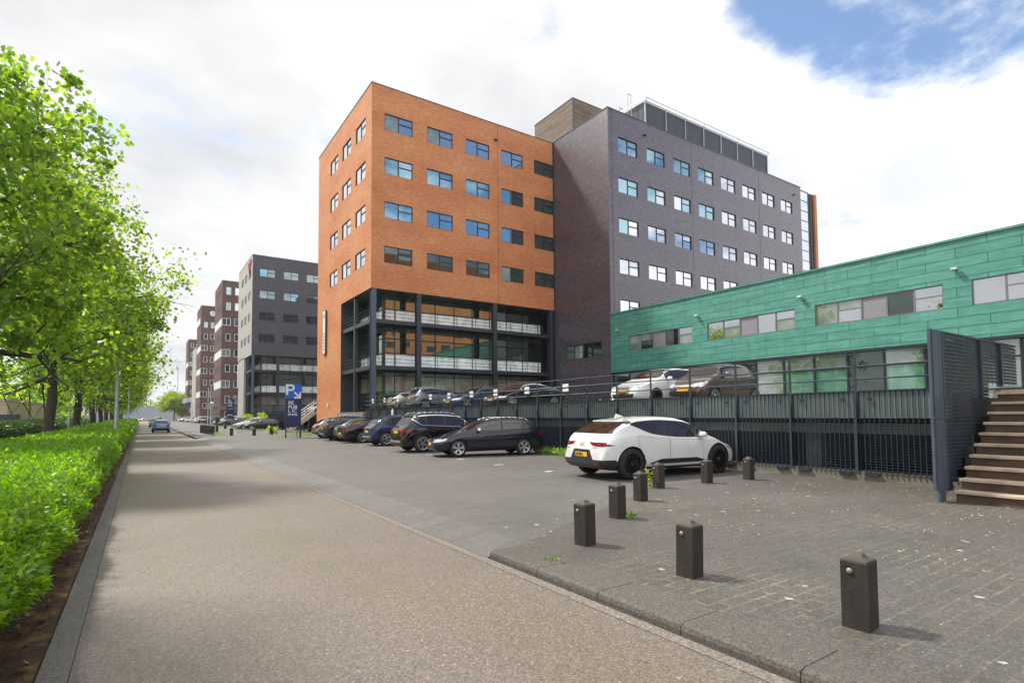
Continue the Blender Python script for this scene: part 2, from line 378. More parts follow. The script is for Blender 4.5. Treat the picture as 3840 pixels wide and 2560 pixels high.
MA['kerb'] = ground_mat('kerb_concrete', (.088, .080, .070), (.125, .115, .102), 60, stains=(.82, .80, .77), rough=.8)
MA['gutter'] = ground_mat('gutter_strip', (.155, .135, .115), (.235, .205, .18), 45, rough=.85)
MA['strip'] = ground_mat('edge_strip_concrete', (.150, .143, .132), (.185, .178, .166), 70, stains=(.86, .85, .83), rough=.88)
MA['grassground'] = ground_mat('grass_verge', (.045, .085, .012), (.075, .13, .02), 25, rough=.95, bumps=1.0)
MA['landfar'] = ground_mat('far_land', (.09, .10, .06), (.14, .14, .10), 2, rough=.95)

def sheet(name, pts, z, m, kind='structure'):
    b = MB(); b.face([(x, y, z) if len(p) == 2 else p for p in pts for x, y in [p[:2]]]); o = b.build(name, m); return tag(o, kind=kind)
sheet('ground', [(-700, -250), (900, -250), (900, 1600), (-700, 1600)], -.085, MA['landfar'])
sheet('grass_verge', [(-30, -20), (-.80, -20), (-.80, 330), (-30, 330)], -.066, MA['grassground'])
KX = 3.66                                                            # front of the kerb
sheet('road', [(-.37, -20), (KX-.14, -20), (KX-.14, 40), (KX-.14, 330), (-.37, 330)], -.05, MA['road'])
b = MB()
y = -6.0
while y < 140:                                                       # laid in slabs with open joints
    b.box(-.56, y, -.09, -.375, y+.996, -.040); y += 1.0
struct(b.build('road_edge_strip', MA['strip'], bevel=.008))
sheet('gutter', [(KX-.14, -20), (KX-.005, -20), (KX-.005, 140), (KX-.14, 140)], -.046, MA['gutter'])
b = MB()
# raised kerb stones near the camera, flush sloping ramp stones further on
y = 5.95
ks = [5.95-.98*k for k in range(0, 14)]
for a in ks:
    y0, y1 = a-.975, a
    pr = [(KX, y0, -.09), (KX+.50, y0, -.09), (KX+.50, y0, .053), (KX+.05, y0, .053), (KX+.012, y0, .035), (KX, y0, -.0)]
    b.prism(pr, (0, y1-y0, 0))
struct(b.build('kerb', MA['kerb'], bevel=.006))
b = MB(); y = 6.0
while y < 51:
    b.prism([(KX, y, -.09), (KX+.62, y, -.09), (KX+.62, y, .053), (KX+.0, y, -.040)], (0, .994, 0)); y += 1.0
struct(b.build('kerb_ramp', MA['lot'], bevel=.004))
b = MB(); y = 51.5
while y < 66:
    b.prism([(KX+.3, y, -.09), (KX+.75, y, -.09), (KX+.75, y, .06), (KX+.33, y, .06)], (0, .98, 0)); y += 1.0
struct(b.build('island_kerb', MA['kerb'], bevel=.006))
# pavement: paving near the bollards, darker tarmac-like clinker over the car park
sheet('pavement', [(KX+.5, -20), (60, -20), (60, 7.2), (10.2, 9.0), (KX+.5, 6.0)], .05, MA['pave'])
b = MB()
for q in ([(KX+.59, 6.0), (10.2, 9.0), (10.2, 51), (KX+.59, 51)], [(10.2, 9.0), (60, 7.2), (60, 51), (10.2, 51)], [(KX+.1, 51), (60, 51), (60, 330), (KX+.1, 330)]): b.face([(x, y, .046) for x, y in q])
struct(b.build('car_park', MA['lot']))
b = MB()
for y in np.arange(66.2, 150, 1.0): b.prism([(KX-.0, y, -.09), (KX+.3, y, -.09), (KX+.3, y, .052), (KX, y, .04)], (0, .985, 0))
struct(b.build('far_kerb', MA['kerb']))
# white bay marks
def mark(pts, z=.0545): 
    b = MB(); b.face([(x, y, z) for x, y in pts]); return b
MA['mark'] = ground_mat('bay_mark_paint', (.46, .45, .42), (.62, .61, .57), 40, rough=.7, bumps=.1)
for i, (x, y, w) in enumerate(((10.1, 13.04, .30), (10.1, 15.8, .36), (10.22, 18.69, .30), (10.25, 21.5, .3), (10.3, 24.48, .30), (10.4, 27.59, .30), (10.45, 30.7, .30), (10.6, 33.4, .4))):
    tag(mark([(x-w/2, y-.08), (x+w/2, y-.08), (x+w/2, y+.08), (x-w/2, y+.08)], .0505).build('bay_marking', MA['mark']), kind='structure')

# ------------------------------------------------------------------ facades and windows
def facade(b, ax, c, u0, u1, z0, z1, holes, depth=.14, mi=0, inward=1, rev=None):
    """wall in plane ax=c with real rectangular openings and reveals going inward"""
    us = sorted({u0, u1, *[h[0] for h in holes], *[h[1] for h in holes]}); zs = sorted({z0, z1, *[h[2] for h in holes], *[h[3] for h in holes]})
    P = (lambda u, z, d=0: (c+inward*d, u, z)) if ax == 'x' else (lambda u, z, d=0: (u, c+inward*d, z))
    for i in range(len(us)-1):
        for j in range(len(zs)-1):
            um, zm = (us[i]+us[i+1])/2, (zs[j]+zs[j+1])/2
            if any(h[0] < um < h[1] and h[2] < zm < h[3] for h in holes): continue
            b.face([P(us[i], zs[j]), P(us[i+1], zs[j]), P(us[i+1], zs[j+1]), P(us[i], zs[j+1])], mi)
    r = mi if rev is None else rev
    for h in holes:
        a, e, f, g = h
        for (p, q) in (((a, f), (e, f)), ((e, f), (e, g)), ((e, g), (a, g)), ((a, g), (a, f))):
            b.face([P(*p), P(*q), P(*q, depth), P(*p, depth)], r)

def window_meshes(w, h, style, frame, panes, t=.055):
    """frame mesh + pane mesh in local coords: x along the wall, z up, outside is -y; origin at lower left"""
    fb, d = MB(), .05
    fb.box(0, 0, 0, w, d, t); fb.box(0, 0, h-t, w, d, h); fb.box(0, 0, t, t, d, h-t); fb.box(w-t, 0, t, w, d, h-t)
    cells = []
    if style == 'office':
        fb.box(w/2-.045, .004, t, w/2+.045, d, h-t); fb.box(w/2+.045, .006, h*.56, w-t, d, h*.56+.085)
        cells = [(t, w/2-.045, t, h-t), (w/2+.045, w-t, t, h*.56), (w/2+.045, w-t, h*.56+.085, h-t)]
    elif style == 'single':
        cells = [(t, w-t, t, h-t)]
    elif style == 'double':
        fb.box(w/2-.05, .004, t, w/2+.05, d, h-t); cells = [(t, w/2-.05, t, h-t), (w/2+.05, w-t, t, h-t)]
    elif style == 'band':
        for k in range(1, 5): fb.box(w*k/5-.04, .004, t, w*k/5+.04, d, h-t)
        for k in (1, 4): fb.box(w*k/5+.04, .006, h*.55, w*(k+1)/5-(.04 if k < 4 else t), d, h*.55+.06)
        for k in range(5):
            a, e = (w*k/5+.04 if k else t), (w*(k+1)/5-.04 if k < 4 else w-t)
            if k in (1, 4): cells += [(a, e, t, h*.55), (a, e, h*.55+.06, h-t)]
            else: cells.append((a, e, t, h-t))
    elif style == 'mullion4':
        for k in range(1, 4): fb.box(w*k/4-.04, .004, t, w*k/4+.04, d, h-t)
        for k in range(4): cells.append(((w*k/4+.04 if k else t), (w*(k+1)/4-.04 if k < 3 else w-t), t, h-t))
    pb = MB()
    for i, (a, e, f, g) in enumerate(cells):
        m = panes[i] if isinstance(panes, (list, tuple)) and i < len(panes) else (panes[-1] if isinstance(panes, (list, tuple)) else 0)
        j = [random.uniform(-.004, .004) for _ in range(4)]
        y = .045
        pb.face([(a, y+j[0], f), (e, y+j[1], f), (e, y+j[0]+j[1]-j[2]+j[2], g), (a, y+j[0], g)] if False else [(a, y+j[0], f), (e, y+j[0]+j[1], f), (e, y+j[0]+j[1]+j[2], g), (a, y+j[0]+j[2], g)], m)
    return fb, pb
WC = {}
def window(root, key, w, h, style, frame, panemats, panes, loc, rz=0.0, t=.055):
    """first call of a key builds the window, later calls copy it with its pane"""
    if key not in WC:
        fb, pb = window_meshes(w, h, style, frame, panes, t)
        f = fb.build('window', frame); p = pb.build('pane', panemats, f, local=True)
        WC[key] = f; o = f
    else:
        o = WC[key].copy(); C.objects.link(o)
        for ch in WC[key].children:
            c = ch.copy(); C.objects.link(c); c.parent = o
    o.parent = root; o.matrix_parent_inverse = Matrix.Translation(-Vector(root.location)); o.location = loc; o.rotation_euler = (0, 0, rz)
    return o
GL = [MA['glass'], MA['glassb'], MA['glassd'], MA['blind'], MA['panelgrey'], MA['skyglass']]
G_, B_, D_, L_, S_K = 0, 1, 2, 3, 5
FL, G = 3.65, 3.77                                                    # storey height, window grid
WW, WH, WT = 2.46, 1.37, 26.35                                        # window width, height, top of the uppermost row

def office_wing(x0, y0, x1, y1, top, bricks, side_bricks, label, bays_x, side_bays, legw, pane_rows, side_panes, name='office_building', seed=1, signtop=True, detail=True):
    rnd = random.Random(seed)
    root = empty(name, (x0, y0, 0), label, 'office building')
    # street wall (faces -x), end wall (faces -y); recessed glass corner below z = 11.85
    zb = 11.85
    b = MB()
    hs = []
    for r in range(4):
        for k in range(side_bays):
            u = y0+1.45+3.8*k; hs.append((u, u+2.5, WT-FL*r-WH, WT-FL*r))
    facade(b, 'x', x0, y0, y1, zb, top, hs, .09, 1)
    facade(b, 'x', x0, y1-legw, y1, -.08, zb, [], mi=1)
    hx = []
    for r in range(4):
        for k in range(bays_x):
            u = x0+1.08+G*k; hx.append((u, min(u+WW, x1), WT-FL*r-WH, WT-FL*r))
    facade(b, 'y', y0, x0, x1, zb, top, hx, .14, 0)
    b.face([(x0, y1, -.08), (x1, y1, -.08), (x1, y1, top), (x0, y1, top)], 4)
    b.face([(x0, y1-legw, -.08), (x0, y1-legw, zb), (x0+1.75, y1-legw, zb), (x0+1.75, y1-legw, -.08)], 2)
    b.face([(x0, y0, zb), (x0, y1-legw, zb), (x1, y1-legw, zb), (x1, y0, zb)], 2)
    b.face([(x0, y0, top-.02), (x1, y0, top-.02), (x1, y1, top-.02), (x0, y1, top-.02)], 3)
    b.build('wall', [bricks, side_bricks, MA['dark'], MA['roof'], MA['purple']], root)
    c = MB(); c.box(x0-.03, y0-.03, top, x1, y0+.25, top+.07); c.box(x0-.03, y0+.25, top, x0+.25, y1, top+.07); c.box(x0+.25, y1-.25, top, x1, y1, top+.07); c.build('coping', MA['coping'], root)
    for r in range(4):
        for k in range(side_bays):
            u = y0+1.45+3.8*k
            window(root, ('side', side_panes[r], (k+r) % 3, seed > 5), 2.5, WH, 'office', MA['frame'], GL, [side_panes[r]], (x0+.04, u+2.5, WT-FL*r-WH), R(-90))
        for k in range(bays_x):
            u = x0+1.08+G*k; p = pane_rows[r][k % len(pane_rows[r])]
            w = min(WW, x1-u)
            window(root, ('end', p, round(w, 2), (k+2*r) % 3), w, WH, 'office', MA['frame'], GL, p if isinstance(p, tuple) else [p], (u, y0+.06, WT-FL*r-WH))
    # ---- recessed glazed corner: steel columns, beams, glass, white spandrels, railings
    yc, xc = y0+.28, x0+.24
    yg, xg = y0+1.85, x0+1.75                                          # glass planes
    cols = [x0+.28, x0+4.17, x0+11.68, x1-.35]
    for i, x in enumerate(cols):
        m = MB()
        m.box(x-.20, yc-.22, 1.95 if detail else 0, x+.20, yc-.18, zb); m.box(x-.05, yc-.18, 1.95, x+.05, yc+.18, zb); m.box(x-.20, yc+.18, 1.95, x+.20, yc+.22, zb)
        m.build('column', MA['steelblue'] if i == 0 else MA['dark'], root)
    m = MB(); m.box(x0+.1, y0+4.25, 1.95, x0+.35, y0+4.5, zb); m.box(xg-.1, yg-.1, 1.95, xg+.12, yg+.12, zb); m.build('column', MA['dark'], root)
    for z in (9.30, 5.58):
        m = MB(); m.box(cols[0], yc-.10, z-.16, x1, yc+.10, z+.16); m.box(xc-.10, yc+.10, z-.16, xc+.10, y1-legw, z+.16)
        m.box(cols[0]+.1, yc+.12, z+.04, x1, yg-.02, z+.10); m.box(xc+.12, yg, z+.04, xg-.02, y1-legw, z+.10)
        m.build('beam', MA['dark'], root)
        m = MB()                                                       # railing in front of the walkway
        for dz in (.42, .72, 1.02):
            m.tube((cols[0]+.2, yc-.02, z+dz), (x1, yc-.02, z+dz), .017, n=5); m.tube((xc-.02, yc+.1, z+dz), (xc-.02, y1-legw, z+dz), .017, n=5)
        x = cols[0]+1.9
        while x < x1: m.tube((x, yc-.02, z+.1), (x, yc-.02, z+1.03), .022, n=5); x += 1.88
        y = yc+1.9
        while y < y1-legw: m.tube((xc-.02, y, z+.1), (xc-.02, y, z+1.03), .022, n=5); y += 1.88
        m.build('railing', MA['dark'], root)
    # glazing behind: pane bands bottom to top
    gm = [MA['glassg'], MA['spandrel'], MA['frost'], MA['frame'], MA['glassd'], MA['lobby']]
    bands = [(2.0, 3.75, 0), (3.75, 5.05, 5), (5.05, 5.40, 2), (5.80, 6.90, 1), (6.98, 8.15, 0), (8.22, 8.80, 0), (8.80, 9.22, 2), (9.58, 10.62, 1), (10.70, zb, 0)]
    pn, fr = MB(), MB()
    xs = [xg]+[x for x in np.arange(x0+2.75, x1-.3, G/2)]+[x1-.3]; ys = [yg]+list(np.arange(y0+3.75, y1-legw-.2, G/2))+[y1-legw]
    for (a, e, mi) in bands:
        for i in range(len(xs)-1):
            j = rnd.uniform(-.004, .004); k = rnd.uniform(-.004, .004); mm = mi
            if mi == 0 and a > 6 and i >= len(xs)-4: mm = 4
            pn.face([(xs[i]+.03, yg+.05+j, a), (xs[i+1]-.03, yg+.05-j, a), (xs[i+1]-.03, yg+.05-j+k, e-.03), (xs[i]+.03, yg+.05+j+k, e-.03)], mm)
        for i in range(len(ys)-1):
            pn.face([(xg+.05, ys[i+1]-.03, a), (xg+.05, ys[i]+.03, a), (xg+.05, ys[i]+.03, e-.03), (xg+.05, ys[i+1]-.03, e-.03)], mi)
    pn.build('curtain_wall', gm, root)
    for x in xs: fr.box(x-.035, yg, 2.0, x+.035, yg+.16, zb)
    for y in ys: fr.box(xg, y-.035, 2.0, xg+.16, y+.035, zb)
    for z in (5.05, 5.42, 5.60, 5.76, 6.93, 8.18, 8.80, 9.24, 9.42, 9.54, 10.65):
        fr.box(xg, yg-.012, z-.03, x1-.2, yg+.14, z+.035); fr.box(xg-.012, yg, z-.03, xg+.14, y1-legw, z+.035)
    fr.box(xg+.2, yg+.2, 1.9, x1, yg+.26, zb); fr.box(xg+.2, yg+.26, 1.9, xg+.26, y1-legw, zb)
    fr.build('mullions', MA['frame'], root)
    if signtop:
        m = MB(); m.box(x0-.16, y1-3.45, 7.75, x0-.002, y1-2.55, 12.05, 0); m.box(x0-.17, y1-3.40, 7.80, x0-.16, y1-2.60, 12.0, 1)
        s = m.build('light_sign', [MA['frame'], MA['white']], root)
        q = MB()
        for k, (z, h) in enumerate(((11.3, .4), (8.15, .18), (8.45, .18), (8.75, .18), (9.05, .18), (9.35, .18), (9.65, .18))): q.box(x0-.178, y1-3.2, z, x0-.170, y1-2.8, z+h)
        q.build('lettering', MA['panelgrey'], s)
    return root

OR = office_wing(14.95, 42.0, 33.46, 57.8, 28.56, MA['orange'], MA['orange'],
    'orange brick office wing with a recessed glazed corner on steel columns', 5, 3, 8.0,
    [[(L_, G_, G_), (L_, G_, G_), (G_, G_, G_), (G_, G_, G_), (D_, D_, D_)], [B_, B_, B_, (B_, D_, D_), D_], [B_, B_, B_, (B_, D_, D_), D_], [D_, D_, (D_, D_, D_), (D_, D_, D_), D_]], [S_K]*4, seed=1)
m = MB(); m.box(33.40, 41.94, 1.9, 33.62, 42.10, 28.60); m.build('rain_gutter', MA['frame'], OR)
m = MB(); m.box(26.95, 41.985, 11.86, 26.975, 41.999, 28.5); m.build('expansion_joint', MA['dark'], OR)
m = MB(); m.box(26.55, 41.86, 27.0, 26.85, 41.998, 27.12); m.build('overflow_spout', MA['frame'], OR)
m = MB(); m.box(14.86, 53.55, 2.55, 14.948, 53.85, 2.95); m.build('wall_box', MA['white'], OR)

# ---- dark purple block behind
PX, PY = 33.5, 34.3
PB = empty('office_building', (PX, PY, 0), 'tall dark purple brick block with a timber box on its roof', 'office building')
b = MB(); hx, X1 = [], 65.1
for r in range(6):
    for k in range(8): u = PX+1.20+3.72*k; hx.append((u, u+2.46, WT-FL*r-WH, WT-FL*r))
facade(b, 'y', PY, PX, X1, 1.9, 28.62, hx, .14, 0)
facade(b, 'x', PX, PY, 42.0, 1.9, 28.62, [(35.5, 40.45, 6.82, 8.12)], .14, 0)
b.face([(PX, 42.0, 28.3), (PX, 60, 28.3), (PX, 60, 28.62), (PX, 42.0, 28.62)], 0)
b.face([(PX, 60, 1.9), (PX, 60, 28.62), (X1, 60, 28.62), (X1, 60, 1.9)], 0); b.face([(X1, PY, 1.9), (X1, 60, 1.9), (X1, 60, 28.62), (X1, PY, 28.62)], 0)
b.face([(PX, PY, 28.6), (X1, PY, 28.6), (X1, 60, 28.6), (PX, 60, 28.6)], 1)
b.build('wall', [MA['purple'], MA['roof']], PB)
m = MB(); m.box(PX-.03, PY-.03, 28.62, X1, PY+.25, 28.70); m.box(PX-.03, PY+.25, 28.62, PX+.25, 60, 28.70); m.build('coping', MA['coping'], PB)
for x in (PX+7.6+3.72*1, PX+7.6+3.72*4+.4):
    m = MB(); m.box(x, PY-.010, 1.9, x+.02, PY-.001, 28.6); m.build('expansion_joint', MA['dark'], PB)
m = MB(); m.box(PX+.42, PY-.012, 1.9, PX+.46, PY-.001, 28.6); m.build('expansion_joint', MA['dark'], PB)
for x in (38.0, 63.4):
    m = MB(); m.box(x, PY-.14, 27.35, x+.32, PY-.002, 27.47); m.build('overflow_spout', MA['frame'], PB)
pr = [[B_, B_, B_, (B_, G_, G_), G_, G_, G_, G_], [B_, (B_, G_, G_), (G_, B_, B_), (B_, B_, B_), G_, G_, G_, G_], [(B_, G_, G_), G_, G_, G_, G_, G_, G_, G_]]+[[G_]*8]*3
for r in range(6):
    for k in range(8):
        p = pr[r][k]
        window(PB, ('end', p, 2.46, (k*2+r) % 3), 2.46, WH, 'office', MA['frame'], GL, p if isinstance(p, tuple) else [p], (PX+1.20+3.72*k, PY+.07, WT-FL*r-WH))
window(PB, 'lowwin', 4.95, 1.30, 'mullion4', MA['frame'], [MA['blind'], MA['glassd'], MA['glassg']], [2, 0, 1, 1], (PX+.07, 40.45, 6.82), R(-90))
# timber clad box on the roof
t = MT('weathered_timber_cladding'); uv = t.coord('UV'); b_ = t.node('ShaderNodeTexBrick'); t.l.new(uv, b_.inputs['Vector']); b_.inputs['Scale'].default_value = 1
for k, v in (('Brick Width', 2.2), ('Row Height', .14), ('Mortar Size', .012)): b_.inputs[k].default_value = v
b_.inputs['Color1'].default_value = (.27, .20, .145, 1); b_.inputs['Color2'].default_value = (.15, .115, .085, 1); b_.inputs['Mortar'].default_value = (.04, .03, .025, 1)
t.color(t.mix(.6, b_.outputs['Color'], t.ramp(t.noise(2, 5, .7, t.coord('UV', (.5, 4, 1))), [(.3, (.6, .6, .6)), (.7, (1.35, 1.3, 1.25))]), 'MULTIPLY')); t.set(Roughness=.85)
m = MB(); m.box(35, 40.7, 28.6, 44, 47.05, 33.10); m.box(34.97, 40.67, 33.10, 44.03, 47.08, 33.16, 1); m.box(34.95, 40.65, 28.6, 35.06, 40.76, 33.10, 1); m.build('roof_box', [t.m, MA['coping']], PB)
# plant screen
t = MT('perforated_screen'); t.color(t.ramp(t.noise(1.2, 4), [(.3, (.030, .038, .046)), (.7, (.05, .06, .07))])); t.set(Roughness=.55)
xs = [40.75+3.02*k for k in range(8)]; m = MB(); pst = MB()
for k in range(7): m.box(xs[k]+.06, 36.5, 28.62, xs[k+1]-.06, 36.54, 32.5)
m.box(40.75, 36.62, 28.62, 40.79, 45, 32.5); m.box(61.84, 36.62, 28.62, 61.88, 45, 32.5)
for x in xs: pst.box(x-.06, 36.42, 28.62, x+.06, 36.55, 32.62)
pst.box(40.7, 36.40, 32.52, 61.95, 36.46, 32.60); pst.box(40.68, 36.55, 32.52, 40.76, 45, 32.60); pst.tube((40.5, 36.2, 32.78), (62.1, 36.2, 32.78), .03, n=6); pst.tube((40.5, 36.2, 32.78), (40.5, 45, 32.78), .03, n=6)
for x in xs: pst.bar((x, 36.42, 32.55), (x, 36.2, 32.78), .03, .03)
sm = m.build('plant_screen', t.m, PB); pst.build('screen_frame', MA['silver'], sm)
m = MB()
for x, z in ((38.75, 32.0), (39.95, 33.8)):
    m.tube((x, 38, 28.6), (x, 38, z), .035, n=6); m.tube((x+.45, 38, 28.6), (x+.45, 38, z), .035, n=6); m.tube((x, 38, z), (x+.45, 38, z), .035, n=6)
for z in np.arange(29, 32, .35): m.tube((38.75, 38, z), (39.2, 38, z), .02, n=5)
m.build('roof_ladder', MA['silver'], PB)
# glazed stair strip and orange end wall beyond the block
m, f = MB(), MB()
for k, z in enumerate(np.arange(28.5, 2, -1.22)):
    m.face([(65.12, PY+.25, z-1.16), (67.3, PY+.25, z-1.16), (67.3, PY+.25, z), (65.12, PY+.25, z)]); f.box(65.1, PY+.2, z-1.22, 67.3, PY+.3, z-1.16)
f.box(65.1, PY+.2, 28.44, 67.3, PY+.3, 28.56); f.box(67.25, PY+.2, 1.9, 67.35, PY+.3, 28.5); g_ = m.build('stair_glazing', MA['glass'], PB); f.build('glazing_frame', MA['greyframe'], g_)
m = MB(); m.box(67.4, PY+.1, 1.9, 68.05, PY+12, 28.42); m.box(68.06, PY-.1, 1.9, 68.62, PY+12, 28.42, 1); m.build('end_wall', [MA['frame'], MA['orange']], PB)

# ---- green copper clad building
GX = 33.5
t = MT('patinated_copper'); uv = t.coord('UV')
b_ = t.node('ShaderNodeTexBrick'); t.l.new(uv, b_.inputs['Vector']); b_.inputs['Scale'].default_value = 1; b_.offset = .5
for k, v in (('Brick Width', 2.51), ('Row Height', .49), ('Mortar Size', .020), ('Mortar Smooth', .1), ('Bias', 0.0)): b_.inputs[k].default_value = v
b_.inputs['Color1'].default_value = (.072, .272, .214, 1); b_.inputs['Color2'].default_value = (.095, .312, .252, 1); b_.inputs['Mortar'].default_value = (.018, .115, .088, 1)
st = t.noise(2.2, 5, .65, t.coord('UV', (.35, 2.2, 1))); st2 = t.noise(1.1, 4, .6, t.coord('UV', (2.4, .5, 1)))
t.color(t.mix(.8, t.mix(.85, b_.outputs['Color'], t.ramp(st, [(.33, (.66, .76, .74)), (.67, (1.32, 1.2, 1.2))]), 'MULTIPLY'), t.ramp(st2, [(.3, (.85, .9, .9)), (.7, (1.12, 1.08, 1.08))]), 'MULTIPLY'))
t.set(Roughness=.55); t.bump(t.mix(.25, b_.outputs['Fac'], st), -.5, .03); MA['copper'] = t.m
GB = empty('copper_building', (GX, 0, 0), 'long low building clad in staggered green copper panels with ribbon windows', 'building')
b = MB(); Y1 = 34.22; wins = [(25.80, 32.12), (18.17, 24.51), (10.60, 16.96), (3.05, 9.45), (-4.5, 1.90), (-12, -5.7)]
facade(b, 'x', GX-.12, -22, Y1, 5.25, 10.2, [(a, e, 6.86, 8.13) for a, e in wins], .12, 0)
b.face([(GX-.12, -22, 5.25), (GX-.12, Y1, 5.25), (GX+.5, Y1, 5.25), (GX+.5, -22, 5.25)], 1)
b.face([(GX-.12, Y1, 1.9), (PX+14, Y1, 1.9), (PX+14, Y1, 10.2), (GX-.12, Y1, 10.2)], 0)
b.face([(GX-.12, -22, 10.2), (GX+16, -22, 10.2), (GX+16, Y1, 10.2), (GX-.12, Y1, 10.2)], 1); b.face([(GX-.12, -22, 1.9), (GX-.12, -22, 10.2), (GX+16, -22, 10.2), (GX+16, -22, 1.9)], 0)
b.build('wall', [MA['copper'], MA['dark']], GB)
m = MB(); m.box(GX-.20, -22, 10.2, GX+.2, Y1, 10.30); m.build('roof_edge', MA['copper'], GB)
m = MB(); m.box(GX-.16, -22, 5.10, GX+.3, Y1, 5.245); m.build('canopy_edge', MA['frame'], GB)
wv = [[L_, D_, L_, 4, D_, L_, G_], [G_, L_, G_, 4, G_, L_, G_], [L_, G_, L_, 4, 2, G_, G_], [G_, G_, G_, 4, G_, G_, G_]]
for i, (a, e) in enumerate(wins):
    v = wv[min(i, 3)]
    window(GB, ('band', i), e-a, 1.27, 'band', MA['greyframe'], GL, [v[0], v[1], v[2], v[3], v[4], v[5], v[6]], (GX-.07, e, 6.86), R(-90))
# ground floor glazing in bays
m, f = MB(), MB(); gy = list(np.arange(Y1-.05, -22, -1.885)); gmats = [MA['glassg'], MA['blind'], MA['glassd'], MA['spandrel']]
MA['greenblind'] = glass('glass_over_green_panel', (.75, .86, .78), (.065, .165, .115), .14); gmats.append(MA['greenblind'])
pat = [0, 1, 0, 4, 1, 0, 2, 1, 4, 4, 2, 4, 2, 1, 2, 0]
for i in range(len(gy)-1):
    a, e = gy[i], gy[i+1]; j = random.uniform(-.006, .006); k = pat[i % 16]
    for z0, z1 in ((2.05, 2.75), (2.80, 4.25), (4.33, 5.10)):
        kk = k if z1 < 5 or k != 4 else 1
        m.face([(GX+.12+j, a-.04, z0), (GX+.12-j, e+.04, z0), (GX+.12-j, e+.04, z1), (GX+.12+j, a-.04, z1)], kk)
    f.box(GX+.04, a-.05, 2.0, GX+.16, a+.05, 5.1)
for z in (2.78, 4.29): f.box(GX+.05, -22, z-.03, GX+.15, Y1, z+.04)
f.box(GX+.3, -22, 1.9, GX+.36, Y1, 5.1)
m.build('shopfront_glazing', gmats, GB); f.build('mullions', MA['frame'], GB)
MA['lampcase'] = simple('lamp_case', (.48, .48, .46), .5)
for y in (33.3, 25.3, 17.75, 10.05, 2.4):
    q = MB(); q.box(GX-.28, y-.04, 8.72, GX-.115, y+.04, 8.78); q.prism([(GX-.40, y-.13, 8.70), (GX-.20, y-.13, 8.70), (GX-.20, y-.13, 8.83), (GX-.35, y-.13, 8.83), (GX-.40, y-.13, 8.78)], (0, .26, 0))
    q.build('wall_lamp', MA['lampcase'], GB, bevel=.02)

# ---- grey brick office further along the street
BB = office_wing(14.95, 98.6, 33.4, 114.0, 28.50, MA['greybrick'], MA['palewall'],
    'dark grey brick office with a pale street side and glazed corner, beyond the orange one', 5, 3, 1.0,
    [[(B_, L_, L_), L_, L_, G_, G_], [L_, (L_, B_, B_), D_, G_, G_], [D_, D_, D_, D_, D_], [D_, D_, D_, D_, D_]], [S_K]*4, seed=9, signtop=False, detail=False)
# red emblem high on its street side
m = MB(); x = 14.80
m.prism([(x, 99.6, 27.9), (x, 100.4, 27.9), (x, 101.4, 26.6), (x, 100.9, 26.6)], (.14, 0, 0)); m.prism([(x, 102.9, 27.9), (x, 102.2, 27.9), (x, 100.6, 25.2), (x, 101.3, 25.2)], (.14, 0, 0)); m.build('red_emblem', MA['red'], BB)
m = MB(); m.box(14.82, 112.2, 7.0, 14.95, 113.0, 11.3); m.build('light_sign', MA['white'], BB)
m = MB(); m.box(14.95, 106.2, -.08, 15.3, 114, 12.0); m.build('pale_pier', MA['palewall'], BB)

# ---- brown brick towers
def tower(x0, y0, x1, y1, top, fl, rows, label, bandrows, cols, seed, wt=31.3):
    rnd = random.Random(seed); root = empty('office_tower', (x0, y0, 0), label, 'office tower')
    b = MB(); hx, hs, spec = [], [], []
    for r in range(rows):
        z = wt-fl*r-1.78
        if z < 1: continue
        if r in bandrows:
            for k in range(cols):
                u = x0+(.04 if k == 0 else 2.55+1.80*(k-1)); w = 1.78 if k == 0 else 1.0
                hx.append((u, u+w, z, z+1.72)); spec.append((u, z, w, 1.72, 'double' if k == 0 else 'single'))
            hs.append((y0+.05, y1-.05, z-.02, z+1.76))
        else:
            for k in range(cols):
                u = x0+.80+1.80*k; hx.append((u, u+1.0, z, z+1.78)); spec.append((u, z, 1.0, 1.78, 'single'))
            for k in range(6):
                u = y0+1.1+(y1-y0-2.2)*k/6; hs.append((u, u+.5, z, z+1.78))
    facade(b, 'y', y0, x0, x1, -.08, top, hx, .12, 0); facade(b, 'x', x0, y0, y1, -.08, top, hs, .10, 0)
    b.face([(x0, y1, -.08), (x1, y1, -.08), (x1, y1, top), (x0, y1, top)]); b.face([(x1, y0, -.08), (x1, y1, -.08), (x1, y1, top), (x1, y0, top)]); b.face([(x0, y0, top-.02), (x1, y0, top-.02), (x1, y1, top-.02), (x0, y1, top-.02)], 1)
    b.build('wall', [MA['brown'], MA['roof']], root)
    c = MB(); c.box(x0-.05, y0-.05, top, x1, y0+.3, top+.15); c.box(x0-.05, y0+.3, top, x0+.3, y1, top+.15); c.build('coping', MA['coping'], root)
    for (u, z, w, h, stl) in spec:
        p = rnd.choice([G_, L_, D_, D_, B_] if z < top-8 else [B_, L_, G_])
        window(root, ('tw', stl, w, p), w, h, stl, MA['whiteframe'], GL, [p], (u, y0+.05, z), 0.0, .13)
    for h in hs:
        if h[1]-h[0] > 2:
            m = MB(); m.box(x0+.04, h[0], h[2], x0+.12, h[1], h[3]); m.build('white_band', MA['white'], root)
    g = MB()
    for h in hs:
        if h[1]-h[0] < 2: g.face([(x0+.08, h[1], h[2]), (x0+.08, h[0], h[2]), (x0+.08, h[0], h[3]), (x0+.08, h[1], h[3])])
    g.build('side_windows', MA['glassd'], root)
    return root
TC = tower(14.95, 139.6, 34, 154.3, 32.6, 3.55, 9, 'nearest brown brick tower, with white bands wrapping its corner', (2, 4, 6), 4, 3)
